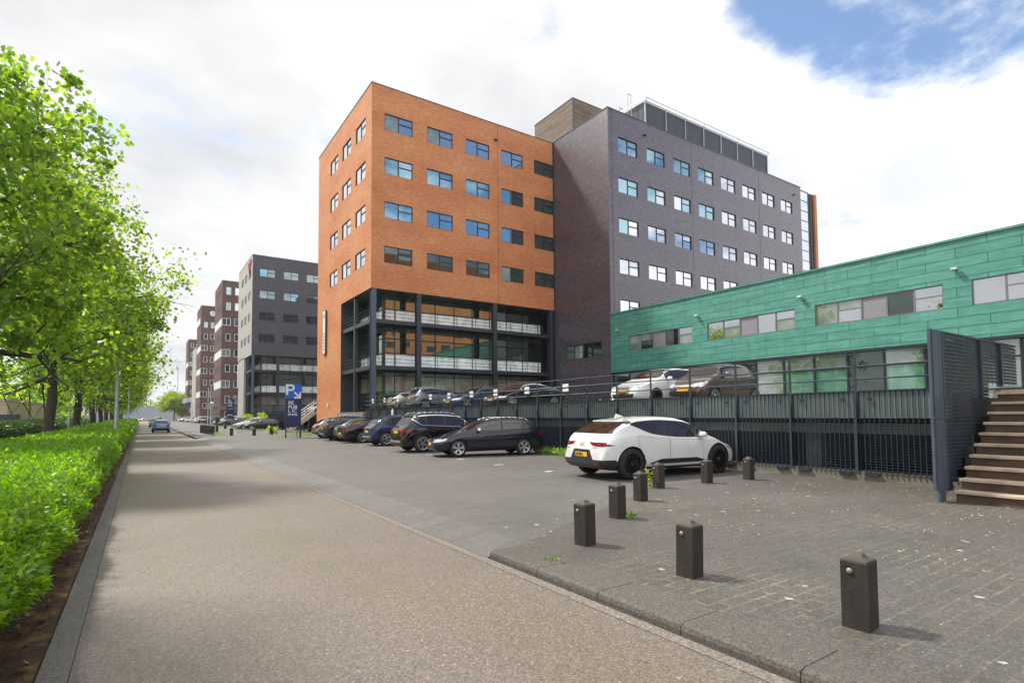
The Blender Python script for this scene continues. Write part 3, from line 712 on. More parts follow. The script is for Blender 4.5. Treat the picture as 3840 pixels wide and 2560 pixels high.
m = MB(); m.box(13.2, 139.2, 3.2, 30, 139.55, 4.0); m.build('entrance_canopy', MA['dirtyconcrete'], TC)
TD = tower(14.95, 192.0, 34, 207, 35.7, 3.55, 9, 'tallest brown brick tower, carrying a hexagonal white sign near its top', (2, 4, 6), 4, 4, 30.8)
m = MB(); m.prism([(18.0+1.08*math.cos(R(30+60*k)), 191.9, 33.45+1.08*math.sin(R(30+60*k))) for k in range(6)], (0, -.3, 0)); hx_ = m.build('hexagon_sign', MA['frame'], TD)
m = MB(); m.prism([(18.0+.90*math.cos(R(30+60*k)), 191.6, 33.45+.90*math.sin(R(30+60*k))) for k in range(6)], (0, -.06, 0)); m.build('sign_face', MA['white'], hx_)
m = MB(); m.box(17.75, 191.45, 33.75, 18.25, 191.53, 33.92); m.box(18.08, 191.45, 33.4, 18.25, 191.53, 33.75); m.box(17.75, 191.45, 33.0, 18.25, 191.53, 33.17); m.build('sign_mark', MA['panelgrey'], hx_)
m = MB(); m.box(14.75, 194, 30.2, 14.95, 205, 32.2); m.build('wall_sign', MA['white'], TD)
m = MB(); m.box(14.97, 208.5, -.08, 24, 224, 24.8); m.build('stair_tower', MA['palewall'], TD)
TE = tower(14.95, 244.5, 30, 258, 31.4, 3.55, 8, 'farthest and lowest brown brick tower at the end of the row', (2, 4, 6), 4, 5, 30.0)

# tall brick block behind the camera, seen only in the window reflections
RB = empty('office_building', (36, -46, 0), 'tall orange brick block mirrored in the glazed corner, beyond the copper building', 'office building')
b = MB(); hh = [(37.5+3.6*k, 39.9+3.6*k, 6+3.65*r, 7.4+3.65*r) for k in range(10) for r in range(8)]
facade(b, 'y', -30, 36, 74, -.05, 37, hh, .14, 0, -1); b.box(36, -46, -.05, 74, -30.2, 36.98)
b.build('wall', MA['orange'], RB)
m = MB()
for h in hh: m.face([(h[1], -30.12, h[2]), (h[0], -30.12, h[2]), (h[0], -30.12, h[3]), (h[1], -30.12, h[3])])
m.build('windows', MA['glassd'], RB)

# ------------------------------------------------------------------ raised parking deck, fence, stairs
MA['deck'] = ground_mat('deck_surface', (.11, .108, .104), (.155, .152, .146), 40, rough=.8, bumps=.15)
MA['cladding'] = simple('grey_green_cladding', (.165, .205, .195), .45, .1, .18, 2.2)
MA['slat'] = simple('dark_steel_slat', (.026, .038, .058), .45, .2, .2)
DZ = 2.05
def deck(y0, y1, label):
    r = empty('parking_deck', (15.0, y0, 0), label, 'parking deck')
    b = MB(); b.box(15.02, y0, 1.62, 33.42, y1, DZ); b.build('deck_slab', MA['deck'], r)
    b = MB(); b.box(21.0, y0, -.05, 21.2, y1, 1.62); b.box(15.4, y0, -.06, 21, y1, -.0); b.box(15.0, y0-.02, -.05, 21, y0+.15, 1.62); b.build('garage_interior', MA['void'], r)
    b = MB(); b.box(14.86, y0, -.08, 15.10, y1, .28); b.build('base_wall', MA['dirtyconcrete'], r)
    b = MB(); b.box(15.3, y0, 1.20, 15.55, y1, 1.45); b.build('edge_beam', MA['concrete'], r)
    y = y0+3.9
    while y < y1:
        b = MB(); b.box(15.9, y-.2, 0, 16.3, y+.2, 1.62); b.build('column', MA['concrete'], r); y += 7.5
    return r
deck(4.35, 57.4, 'raised concrete parking deck in front of the copper building, over a dark half-buried garage')
deck(61.2, 98.4, 'raised concrete parking deck between the orange and the grey brick offices')
def fence(y0, y1, first, label, plain=False):
    r = empty('deck_fence', (14.82, y0, 0), label, 'fence')
    ys = [y for y in np.arange(first, y1+.01, 1.66) if y >= y0]
    edges = [y0]+list(ys)+([y1] if y1-ys[-1] > .3 else [])
    for a, e in zip(edges[:-1], edges[1:]):
        b = MB(); a2, e2 = a+.06, e-.06; n = max(2, int(round((e2-a2)/.115)))
        for k in range(n+1):
            y = a2+(e2-a2)*k/n; b.box(14.80, y-.008, .265, 14.826, y+.008, 2.25)
        for z in np.arange(.34, 1.56, .066): b.box(14.810, a2, z-.007, 14.822, e2, z+.007)
        b.box(14.78, a2, 2.25, 14.90, e2, 2.275)
        for y in (a2+.25, e2-.25): b.box(14.79, y-.16, .19, 14.87, y+.16, .262); b.box(14.765, y-.05, 2.02, 14.79, y+.05, 2.10)
        b.build('slat_grille', MA['slat'], r)
        c = MB(); c.box(14.84, a+.02, 1.59, 14.87, e-.02, 2.25); c.build('cladding_panel', MA['cladding'], r)
    for y in ys:
        b = MB(); b.box(14.74, y-.03, .27, 14.775, y+.035, 1.95); b.box(14.79, y-.055, 1.62, 14.87, y+.055, 2.24); b.box(14.775, y-.03, 1.75, 14.80, y+.03, 3.22); b.build('post', MA['dark'], r)
    for z, h in ((2.56, .02), (2.88, .02), (3.19, .011)):
        b = MB(); b.tube((14.80, y0, z), (14.80, y1, z), h, n=8); b.build('rail', MA['steelblue'], r, smooth=True)
    return r
fence(4.62, 42.7, 6.59, 'long dark slatted steel fence with posts and rails along the near parking deck')
fence(62.5, 97.5, 62.5, 'dark slatted steel fence along the far parking deck beyond the orange office')
b = MB(); b.box(14.6, 42.75, -.08, 14.9, 49.75, 1.95); o = b.build('plinth_wall', MA['concrete']); tag(o, 'low concrete wall under the glazed corner of the orange office', 'wall')

# wide outdoor steps with a perforated blue-grey side screen
st = empty('outdoor_steps', (12.7, 4.0, .05), 'wide brown outdoor steps climbing to the deck beside the blue-grey perforated screen', 'steps')
b, d = MB(), MB()
for k in range(10):
    x0 = 12.72+.287*k; z1 = .26+.21*k
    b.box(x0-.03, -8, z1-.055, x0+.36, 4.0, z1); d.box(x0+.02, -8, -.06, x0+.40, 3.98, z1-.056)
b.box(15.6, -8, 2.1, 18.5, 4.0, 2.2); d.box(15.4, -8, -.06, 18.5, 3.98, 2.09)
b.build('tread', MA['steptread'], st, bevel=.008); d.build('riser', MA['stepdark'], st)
sc_ = empty('step_screen', (12.3, 4.2, .05), 'tall blue-grey perforated steel screen with a stepped lower edge beside the brown steps', 'screen')
b = MB()
b.box(12.24, 4.12, .28, 12.62, 4.165, 3.30); b.box(12.635, 4.12, .28, 12.86, 4.165, 3.30); b.box(12.30, 4.105, .30, 12.33, 4.12, 3.28); b.box(12.78, 4.105, .30, 12.80, 4.12, 3.28)
b.box(12.24, 4.10, 1.62, 12.86, 4.12, 1.65); b.box(12.42, 4.125, -.06, 12.70, 4.16, .30)
b.build('post', MA['steelblue'], sc_)
b = MB()
def zlow(x): return .16+.21*max(0, math.floor((x-12.95)/.287)) if x < 15.55 else 2.32
x = 12.88
while x < 17.3:                                                      # panels of horizontal lamellae with an open mesh between
    xe = x+.287; zl = zlow(x+.1); z = math.ceil(zl/.074)*.074
    b.box(x, 4.165, zl, x+.004, 4.175, 3.27)
    while z < 3.25:
        b.box(x, 4.145, z, xe, 4.185, z+.010); b.box(x, 4.165, z+.010, xe, 4.175, min(z+.060, 3.27)); z += .074
    x = xe
b.box(12.88, 4.12, 3.265, 17.35, 4.215, 3.30); b.box(14.9, 4.11, 2.0, 14.96, 4.22, 3.26); b.box(16.2, 4.11, 2.3, 16.26, 4.22, 3.26)
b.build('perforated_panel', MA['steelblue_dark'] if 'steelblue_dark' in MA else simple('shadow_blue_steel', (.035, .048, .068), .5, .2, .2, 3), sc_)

# small steel stair by the orange office
s2 = empty('steel_stair', (12.9, 60, .05), 'small open steel stair with pale handrails left of the orange office', 'stairs')
b = MB()
for k in range(11): b.box(12.75+.25*k, 59.4, .22+.185*k, 13.05+.25*k, 61.0, .27+.185*k)
for y in (59.4, 61.0): b.bar((12.6, y, .08), (15.5, y, 2.2), .05, .22)
b.box(15.4, 59.3, 1.95, 18, 61.1, 2.05); b.build('treads', MA['steptread'], s2)
for y in (59.36, 61.04):
    b = MB()
    for dz in (.55, 1.1): b.tube((12.7, y, .1+dz), (15.5, y, 2.2+dz), .03, n=6)
    for k in range(4): x = 12.75+.9*k; b.tube((x, y, .1+.73*.9*k), (x, y, 1.2+.73*.9*k), .025, n=6)
    b.build('handrail', MA['whiteframe'], s2)

# ------------------------------------------------------------------ signs
def totem(x, y, w, zb, zt, zm, label, second=False):
    r = empty('sign_totem', (x+w/2, y, .05), label, 'sign')
    b = MB(); b.box(x, y-.06, zb, x+w, y+.06, zm if not second else zt); b.build('panel', MA['signblue'], r, bevel=.01)
    b = MB(); b.box(x+.00, y-.10, .0, x+.09, y-.065, zb+.6); b.box(x+w-.10, y-.02, .0, x+w+.02, y+.04, zb); b.box(x+w-.30, y-.02, 0, x+w-.26, y+.02, zb); b.build('leg', MA['frame'], r)
    k = w/1.18; yf = y-.066
    def tx(s, size, px_, pz): text_mesh('lettering', s, size*k, MA['white'], r, (x+px_*k, yf, pz), (R(90), 0, 0), bold=.006*k)
    z0 = zm
    if not second:
        b = MB(); b.box(x, y-.062, zm+.004, x+w, y+.062, zt); pn = b.build('parking_panel', MA['signbright'], r)
        b = MB(); yy = y-.064                                       # P built from strokes, then the arrow
        zt_, zbm = zt-.02, zt-.84
        b.prism([(x+.02, yy, zbm), (x+.20, yy, zbm), (x+.20, yy, zt_), (x+.02, yy, zt_)], (0, -.012, 0))
        o_, i_ = [], []
        zc, ro, ri = zt_-.26, .26, .11
        for a in np.linspace(90, -90, 13): o_.append((x+.42+ro*math.cos(R(a)), zc+ro*math.sin(R(a)))); i_.append((x+.42+ri*math.cos(R(a)), zc+ri*math.sin(R(a))))
        o_ = [(x+.20, zt_)]+o_+[(x+.20, zc-ro)]; i_ = [(x+.20, zc+ri)]+i_+[(x+.20, zc-ri)]
        for j in range(len(o_)-1): b.prism([(o_[j][0], yy, o_[j][1]), (i_[j][0], yy, i_[j][1]), (i_[j+1][0], yy, i_[j+1][1]), (o_[j+1][0], yy, o_[j+1][1])], (0, -.012, 0))
        ax, az = x+w-.03, zm+.03
        for qi, q in enumerate(([(0, 0), (-.52, 0), (-.52, .13), (0, .13)], [(0, .13), (-.13, .13), (-.13, .50), (0, .50)], [(-.10, .19), (-.19, .10), (-.56, .46), (-.47, .55)])):
            b.prism([(ax+u, yy-(.004 if qi == 2 else 0), az+v) for u, v in q], (0, -.012, 0))
        b.build('arrow_mark', MA['white'], pn)
    else: z0 = zt+.02
    tx('RE', .38, .20, z0-.44*k); tx('PUB', .38, .20, z0-.77*k); tx('L IC', .38, .20, z0-1.08*k); tx('OFFICES', .195, .17, z0-1.30*k)
    if second:
        tx('27 - 39 - 89', .13, .28, z0-1.75*k)
        b = MB()
        for j in range(9):
            a0, a1 = R(170-17*j), R(170-17*(j+1)); zc = z0-3.0*k; w0, w1 = .05+.10*math.sin(math.pi*j/9), .05+.10*math.sin(math.pi*(j+1)/9)
            p = lambda a, rr: (x+w*.46+rr*k*math.cos(a), yf, zc+rr*k*.75*math.sin(a))
            b.prism([p(a0, .5), p(a0, .5-w0), p(a1, .5-w1), p(a1, .5)], (0, -.01, 0))
        b.build('emblem', MA['white'], r)
    return r
totem(9.35, 45.4, 1.18, .88, 4.24, 3.09, 'blue parking totem with a white P and arrow at the car park edge')
totem(10.75, 92.8, 1.08, 1.4, 4.42, 4.42, 'smaller navy totem with white lettering standing among the far parked cars', True)
rows = [(17.81, 'behind the tail of the black fastback'), (20.59, 'in front of the black fastback'), (23.29, 'at the nose of the black fastback'), (25.71, 'between black fastback and blue saloon'), (28.31, 'in front of the blue saloon'),
        (30.75, 'at the nose of the blue saloon'), (33.3, 'in front of the grey crossover'), (35.88, 'at the grey crossover tail'), (38.41, 'before the silver deck hatchback'), (40.85, 'nearest the glazed corner')]
for i, (y, w) in enumerate(rows):
    if abs(y-33.3) < .01: continue
    b = MB(); b.box(14.72, y-.19, 2.86, 14.735, y+.19, 3.00); b.box(14.72, y-.19, 2.68, 14.735, y+.19, 2.80)
    tag(b.build('bay_plate', MA['white'], bevel=.01), 'pair of white bay plates on the fence rail '+w, 'sign', 'white bay plates along the deck fence')
b = MB(); b.prism([(14.70, 36.70, 1.45), (14.70, 37.0, 1.45), (14.70, 37.0, 2.10), (14.70, 36.85, 2.2), (14.70, 36.70, 2.10)], (.02, 0, 0)); tag(b.build('fence_sign', MA['white']), 'narrow upright white sign fixed low on the dark deck fence', 'sign')

# ------------------------------------------------------------------ bollards
def bollard_mesh():
    b = MB(); w = .098; prof = [(w, 0), (w, .515), (w-.006, .53), (w-.03, .54), (w-.045, .548), (.03, .575), (.0, .578)]
    for (r0, z0), (r1, z1) in zip(prof[:-1], prof[1:]):
        for k in range(4):
            c = [(-1, -1), (1, -1), (1, 1), (-1, 1)]; a, e = c[k], c[(k+1) % 4]
            b.face([(a[0]*r0, a[1]*r0, z0), (e[0]*r0, e[1]*r0, z0), (e[0]*r1, e[1]*r1, z1), (a[0]*r1, a[1]*r1, z1)] if r1 > .001 else [(a[0]*r0, a[1]*r0, z0), (e[0]*r0, e[1]*r0, z0), (0, 0, z1)])
    return b
MA['studgrey'] = simple('dull_steel', (.30, .30, .31), .5, .6)
proto = bollard_mesh().build('bollard', MA['woodpost'], bevel=.005)
b = MB(); b.lathe([(0, -.112), (.014, -.112), (.021, -.107), (.023, -.098)], 'z', 12)
stud = b.build('reflector_stud', MA['studgrey'], proto, local=True, smooth=True)
stud.rotation_euler = (0, R(90), 0); stud.location = (0, .03, .445)
tag(proto, cat='bollard')
BOL = [(4.77, 2.15, 'square dark bollard nearest the camera, right of the others at the kerb'), (4.81, 3.82, 'second bollard along the kerb, beyond the nearest one'), (4.85, 5.50, 'bollard at the corner where the raised kerb ends'),
       (6.51, 6.58, 'bollard next inward from the kerb corner, left of the white car wheel'), (8.14, 7.59, 'bollard standing before the rear wheel of the white car'), (9.86, 8.64, 'bollard with a green weed at its foot beside the white car door'),
       (11.46, 8.53, 'bollard in front of the front wheel of the white car'), (12.88, 8.33, 'bollard right of the white car, close to the slatted fence'),
       (6.96, 67.7, 'far bollard beyond the row of short posts, under the grey bin'), (6.71, 54.2, 'far bollard just right of the row of short posts'), (8.37, 53.1, 'far bollard in front of the black saloon nose'), (10.04, 54.5, 'far bollard by the rear wheel of the black saloon'), (9.6, 84, 'far bollard left of the grass island by the small totem')]
for i, (x, y, l) in enumerate(BOL):
    o = proto if i == 0 else copy_tree(proto)
    o.location = (x, y, .05); o['label'] = l; o['group'] = 'square bollards'; o.rotation_euler = (R(random.uniform(-1, 1)), R(random.uniform(-1, 1)), R(random.uniform(-5, 5)))
    if y > 50: o.scale = (1.3, 1.3, 1.2)
for k in range(8):
    o = proto.copy(); C.objects.link(o)
    o.location = (5.35+.03*k, 66.6-1.42*k, .05); o.scale = (.85, .85, 1.55); o['group'] = 'row of short dark posts'
    o['label'] = 'short dark post in the far island row, number %s from the road end' % ['one', 'two', 'three', 'four', 'five', 'six', 'seven', 'eight'][k]
    for ch in proto.children:
        c = ch.copy(); C.objects.link(c); c.parent = o
b = MB(); b.box(11.0, 109.4, .05, 11.7, 109.9, 1.5); b.box(10.97, 109.37, 1.5, 11.73, 109.93, 1.55); tag(b.build('utility_box', MA['dark']), 'tall grey box behind the far bollard', 'cabinet')

# ------------------------------------------------------------------ poles, flags, lamps
for x, y, z, l in ((10.75, 120, 7.2, 'left white flagpole of the pair before the brown towers'), (11.2, 120, 7.55, 'right white flagpole of the pair before the brown towers')):
    b = MB(); b.tube((x, y, .05), (x, y, z), .06, .045, n=10); b.lathe([(0, z), (.08, z), (.0, z+.12)], 'z', 8, (x, y, 0)); tag(b.build('flagpole', MA['white']), l, 'flagpole', 'white flagpoles')
fp = empty('flagpole', (9.96, 150, .05), 'flagpole flying a white and blue flag before the farthest tower', 'flagpole', 'white flagpoles')
b = MB(); b.tube((9.96, 150, .05), (9.96, 150, 6.4), .09, .06, n=10); b.tube((10.25, 150, .05), (10.25, 150, 4.8), .11, .10, n=8); b.build('pole', MA['white'], fp)
b = MB()
for i in range(8):
    x0, x1 = 9.9-.22*i, 9.9-.22*(i+1); y0, y1 = 150+.15*math.sin(i*1.1), 150+.15*math.sin((i+1)*1.1); s = -.06*i
    b.face([(x0, y0, 4.9+s), (x1, y1, 4.84+s), (x1, y1, 6.3+s), (x0, y0, 6.36+s)]); b.face([(x0, y0-.02, 4.9+s), (x1, y1-.02, 4.84+s), (x1, y1-.02, 5.2+s), (x0, y0-.02, 5.26+s)], 1)
b.build('flag', [MA['white'], MA['signbright']], fp)
for x, y, z, l in ((-1.10, 38.0, 8.2, 'nearest galvanised lamp post, in the hedge under the trees'), (-1.05, 73.0, 8.2, 'second galvanised lamp post, farther along the hedge'), (-6.2, 74.0, 8.0, 'thin lamp post left of the tree row')):
    b = MB(); b.tube((x, y, -.06), (x, y, 2.0), .115, .10, n=12); b.tube((x, y, 2.0), (x, y, 2.1), .10, .085, n=12); b.tube((x, y, 2.1), (x, y, z), .085, .055, n=12); b.bar((x, y, z), (x+1.2, y, z+.15), .10, .07); b.box(x+1.0, y-.14, z+.06, x+1.7, y+.14, z+.2)
    tag(b.build('lamp_post', MA['silver']), l, 'lamp post', 'street lamps')
gl_ = empty('globe_lamp', (10.5, 110, .05), 'slim white post lamp with a round globe before the brown towers', 'lamp post')
b = MB(); b.tube((10.5, 110, .05), (10.5, 110, 3.9), .035, n=8); b.build('post', MA['white'], gl_)
b = MB(); b.lathe([(0, 3.75)]+[(.30*math.cos(R(a)), 4.05+.30*math.sin(R(a))) for a in range(-80, 81, 20)]+[(0, 4.35)], 'z', 12, (10.5, 110, 0)); b.build('globe', MA['white'], gl_, smooth=True)
# far mast on the horizon
b = MB(); b.tube((20.0, 420, 0), (20.0, 420, 36), .35, .2, n=6); b.box(19.5, 419.8, 20, 20.5, 420.2, 21); tag(b.build('mast', MA['silver']), 'thin mast on the horizon at the end of the road', 'mast')

# ------------------------------------------------------------------ trees, hedges, plants
def leaves_mesh(name, P, size, mat, shape, seed, updir=None, flat=.0, down=0.35):
    """one mesh of leaf blades: P (n,3) positions, size scalar or (n,), random tilt biased outwards and downwards"""
    rs = np.random.RandomState(seed); n = len(P)
    d = rs.normal(size=(n, 3)); d[:, 2] -= down
    if updir is not None: d += updir
    d /= np.linalg.norm(d, axis=1)[:, None]+1e-9                      # direction base -> tip
    nn = rs.normal(size=(n, 3))*(1-flat); nn[:, 2] += .9+flat
    nn -= (nn*d).sum(1)[:, None]*d; nn /= np.linalg.norm(nn, axis=1)[:, None]+1e-9
    s = np.cross(nn, d)
    sz = (np.ones(n)*size*(.65+.7*rs.rand(n)))
    T = np.array(shape); k = len(T)                                    # (k,3): across, along, lift
    V = P[:, None, :]+sz[:, None, None]*(T[None, :, 0, None]*s[:, None, :]+T[None, :, 1, None]*d[:, None, :]+T[None, :, 2, None]*nn[:, None, :])
    V = V.reshape(-1, 3)
    me = bpy.data.meshes.new(name)
    if k == 4: loops = np.array([0, 1, 2, 0, 2, 3]); tot = np.array([3, 3])
    else: loops = np.arange(k); tot = np.array([k])
    L = (np.arange(n)[:, None]*k+loops[None]).reshape(-1); cnt = np.tile(tot, n); st = np.concatenate([[0], np.cumsum(cnt)[:-1]])
    me.vertices.add(len(V)); me.vertices.foreach_set('co', V.astype(np.float32).reshape(-1))
    me.loops.add(len(L)); me.loops.foreach_set('vertex_index', L.astype(np.int32))
    me.polygons.add(len(cnt)); me.polygons.foreach_set('loop_start', st.astype(np.int32)); me.polygons.foreach_set('loop_total', cnt.astype(np.int32))
    me.materials.append(mat); me.update(calc_edges=True)
    o = bpy.data.objects.new(name, me); C.objects.link(o); return o
SLIM = [(0, 0, 0), (.25, .45, .06), (0, 1.15, 0), (-.25, .45, .06)]
OVAL = [(0, 0, 0), (.34, .45, .07), (0, 1, 0), (-.34, .45, .07)]
LOBED = [(0, 0, 0), (.50, .22, .08), (.30, .46, .02), (.40, .78, .05), (0, 1.05, -.04), (-.40, .78, .05), (-.30, .46, .02), (-.50, .22, .08)]
MAPLE = [(.0, 0, 0), (.32, .08, .05), (.62, .30, .08), (.36, .44, .03), (.44, .74, .05), (.16, .68, 0), (.0, 1.05, -.04), (-.16, .68, 0), (-.44, .74, .05), (-.36, .44, .03), (-.62, .30, .08), (-.32, .08, .05)]

def grow(seed, h, rad, trunk_h, r0, lean=0.0, nl=13, squash=1.0):
    """tapered trunk with limbs and twigs; returns the wood mesh builder and leaf points gathered round the twigs"""
    rnd = random.Random(seed); b = MB(); pts = []
    def limb(p, d, ln, r, depth):
        seg = 4 if depth < 2 else 3; q = Vector(p); dd = Vector(d).normalized()
        for i in range(seg):
            q2 = q+dd*ln/seg; ra, rb = r*(1-.6*i/seg), r*(1-.6*(i+1)/seg)
            b.tube(q, q2, ra*1.15, rb*1.15, n=7 if depth == 0 else (6 if depth == 1 else 4), cap=False)
            if depth >= 1 and i >= 1 or depth >= 2:
                pts.append((q2, .28+.10*depth, depth))
            if depth < 3 and (i > 0 or depth > 0):
                for _ in range(2 if depth < 2 else 1):
                    a = rnd.uniform(0, 6.28); ax = dd.orthogonal().normalized(); sd = (Matrix.Rotation(a, 3, dd) @ ax)
                    nd = (dd*.75+sd*rnd.uniform(.6, 1.05)+Vector((0, 0, .12))).normalized()
                    limb(q2, nd, ln*rnd.uniform(.42, .62), rb*.55, depth+1)
            q = q2; dd = (dd+Vector((rnd.uniform(-.2, .2), rnd.uniform(-.2, .2), rnd.uniform(-.10, .12) if depth else .05))).normalized()
    # trunk
    q = Vector((0, 0, 0)); n = 9; top = h*.86
    tp = []
    for i in range(n):
        t1 = (i+1)/n; q2 = Vector((lean*t1*h*.3+rnd.uniform(-.06, .06), rnd.uniform(-.08, .08), top*t1))
        fl = 1.35 if i == 0 else 1.0
        b.tube(q, q2, r0*fl*(1-.85*i/n), r0*(1-.85*t1), n=10, cap=False); tp.append(q2); q = q2
    for k in range(nl):
        t = (k+.5)/nl; z = trunk_h+(top-trunk_h)*t*.97; j = min(n-1, int(z/top*n)); base = Vector((tp[j].x, tp[j].y, z))
        a = k*2.4+rnd.uniform(-.4, .4); el = -.05+.75*t+rnd.uniform(-.12, .12)
        ln = rad*squash*(1.05-.55*t**1.6)*rnd.uniform(.8, 1.12)
        limb(base, (math.cos(a)*math.cos(el), math.sin(a)*math.cos(el), math.sin(el)), ln, r0*(.42-.24*t), 1)
    return b, pts
def leaf_points(pts, n, seed, droop=.35):
    rs = np.random.RandomState(seed); c = np.array([tuple(p[0]) for p in pts]); s = np.array([p[1] for p in pts]); w = np.array([1.0 if p[2] == 1 else 1.6 for p in pts])
    i = rs.choice(len(c), n, p=w/w.sum()); P = c[i]+np.clip(rs.normal(size=(n, 3)), -1.7, 1.7)*s[i][:, None]*np.array([1, 1, .75]); P[:, 2] -= droop*.2
    return P
def envelope(P, cz, a, az, seed):
    """keep what lies inside a lumpy ellipsoid crown"""
    x, y, z = P[:, 0]/a, P[:, 1]/a, (P[:, 2]-cz)/az; rr = np.sqrt(x*x+y*y+z*z)+1e-6; th, ph = np.arctan2(y, x), np.arcsin(np.clip(z/rr, -1, 1)); s = seed*1.7
    lim = .97+.15*np.sin(3*th+s)*np.cos(2*ph)+.12*np.sin(5*th-2*ph+s*2)+.10*np.sin(7*ph+2*th+s*3)+.08*np.sin(11*th+5*ph)
    return rr < lim
TREEM = {}
def tree(kind, loc, label, seed, h, a, cz, az, r0, nleaf, size, shape, mat, rz=0, scale=1, group=None, name='plane_tree', nl=13):
    if kind not in TREEM:
        r = empty(name, (0, 0, 0)); wd, pts = grow(seed, h, a*.72, max(1.2, cz-az*.80), r0, nl=nl)
        wd.build('trunk', MA['bark'], r, smooth=True)
        rs = np.random.RandomState(seed+5); n1 = int(nleaf*.55); P1 = leaf_points(pts, n1, seed+1)
        # further clumps fill the crown out to its rim, leaving gaps between
        nc = 130; v = rs.normal(size=(nc, 3)); v /= np.linalg.norm(v, axis=1)[:, None]; v *= (.38+.60*rs.rand(nc)**.7)[:, None]; c = v*np.array([a, a, az])+np.array([0, 0, cz])
        w = .5+rs.rand(nc); i = rs.choice(nc, nleaf-n1, p=w/w.sum()); P2 = c[i]+np.clip(rs.normal(size=(nleaf-n1, 3)), -1.8, 1.8)*(a*.070*(.5+.9*rs.rand(nc)))[i][:, None]*np.array([1, 1, .8])
        P = np.concatenate([P1, P2]); P = P[envelope(P, cz, a, az, seed)]
        cr = leaves_mesh('crown', P, size, mat, shape, seed+2); par(cr, r, True); TREEM[kind] = r
    else: r = copy_tree(TREEM[kind])
    r.location = loc; r.rotation_euler = (0, 0, rz); r.scale = (scale,)*3
    for k in kids(r): k.matrix_parent_inverse = Matrix.Identity(4)
    return tag(r, label, 'tree', group)
TR = [('mid', (-3.75, 36.2, -.06), 'plane tree with the thickest visible trunk behind the hedge', 2.1, 1.0), ('other', (-3.7, 50.0, -.06), 'second visible plane tree trunk along the hedge', 4.0, 1.0),
      ('mid', (-3.65, 63.5, -.06), 'leaning third visible plane tree trunk along the hedge', 5.2, 1.0), ('other', (-3.7, 77.5, -.06), 'plane tree just left of the near lamp post', 1.2, .97), ('mid', (-3.7, 91, -.06), 'plane tree whose trunk stands beside the near lamp post foot', 3.3, .97),
      ('other', (-3.7, 105, -.06), 'plane tree between the two lamp posts along the hedge', .2, .95), ('mid', (-3.7, 119, -.06), 'plane tree left of the far lamp post', 1.7, .95), ('other', (-3.7, 134, -.06), 'plane tree right at the far lamp post, well down the row', 2.9, .92), ('mid', (-3.7, 150, -.06), 'next to last plane tree before the far end of the row', 4.6, .9), ('other', (-3.7, 168, -.06), 'last plane tree at the far end of the row', .9, .9)]
gt = 'plane trees in a row behind the hedge'
tree('near', (-3.75, 22.3, -.06), 'nearest plane tree, its branches reaching in from the picture edge', 11, 13.0, 3.75, 7.9, 5.5, .24, 17500, .155, LOBED, MA['leaf'], .4, 1.0, gt)
for k, p, l, rz, s_ in TR: tree(k, p, l, {'mid': 23, 'other': 37}[k], 14.6, 5.9, 8.8, 6.4, .26, 22000, .172, LOBED, MA['leaf'], rz, s_, gt, nl=16)
# a younger tree beside the photographer, whose shade falls on the road
tree('young', (-4.2, 9.6, -.06), 'slim plane tree at the hedge beside the nearest stretch of road', 31, 10.0, 2.5, 8.0, 2.3, .14, 1300, .20, LOBED, MA['leaf'], 0, 1.0, None, nl=9)
tree('far', (11.0, 250, -.08), 'round light green tree standing alone at the end of the road', 41, 11.0, 6.4, 7.6, 4.4, .30, 7000, .62, OVAL, MA['leafnew'], .5, 1.0, None, 'street_tree', 12)
tree('small', (14.4, 262, -.08), 'smaller light green tree tucked behind the round one at the road end', 43, 8.0, 4.2, 5.2, 3.4, .22, 3500, .60, OVAL, MA['leafnew'], 1.5, 1.0, None, 'street_tree', 10)

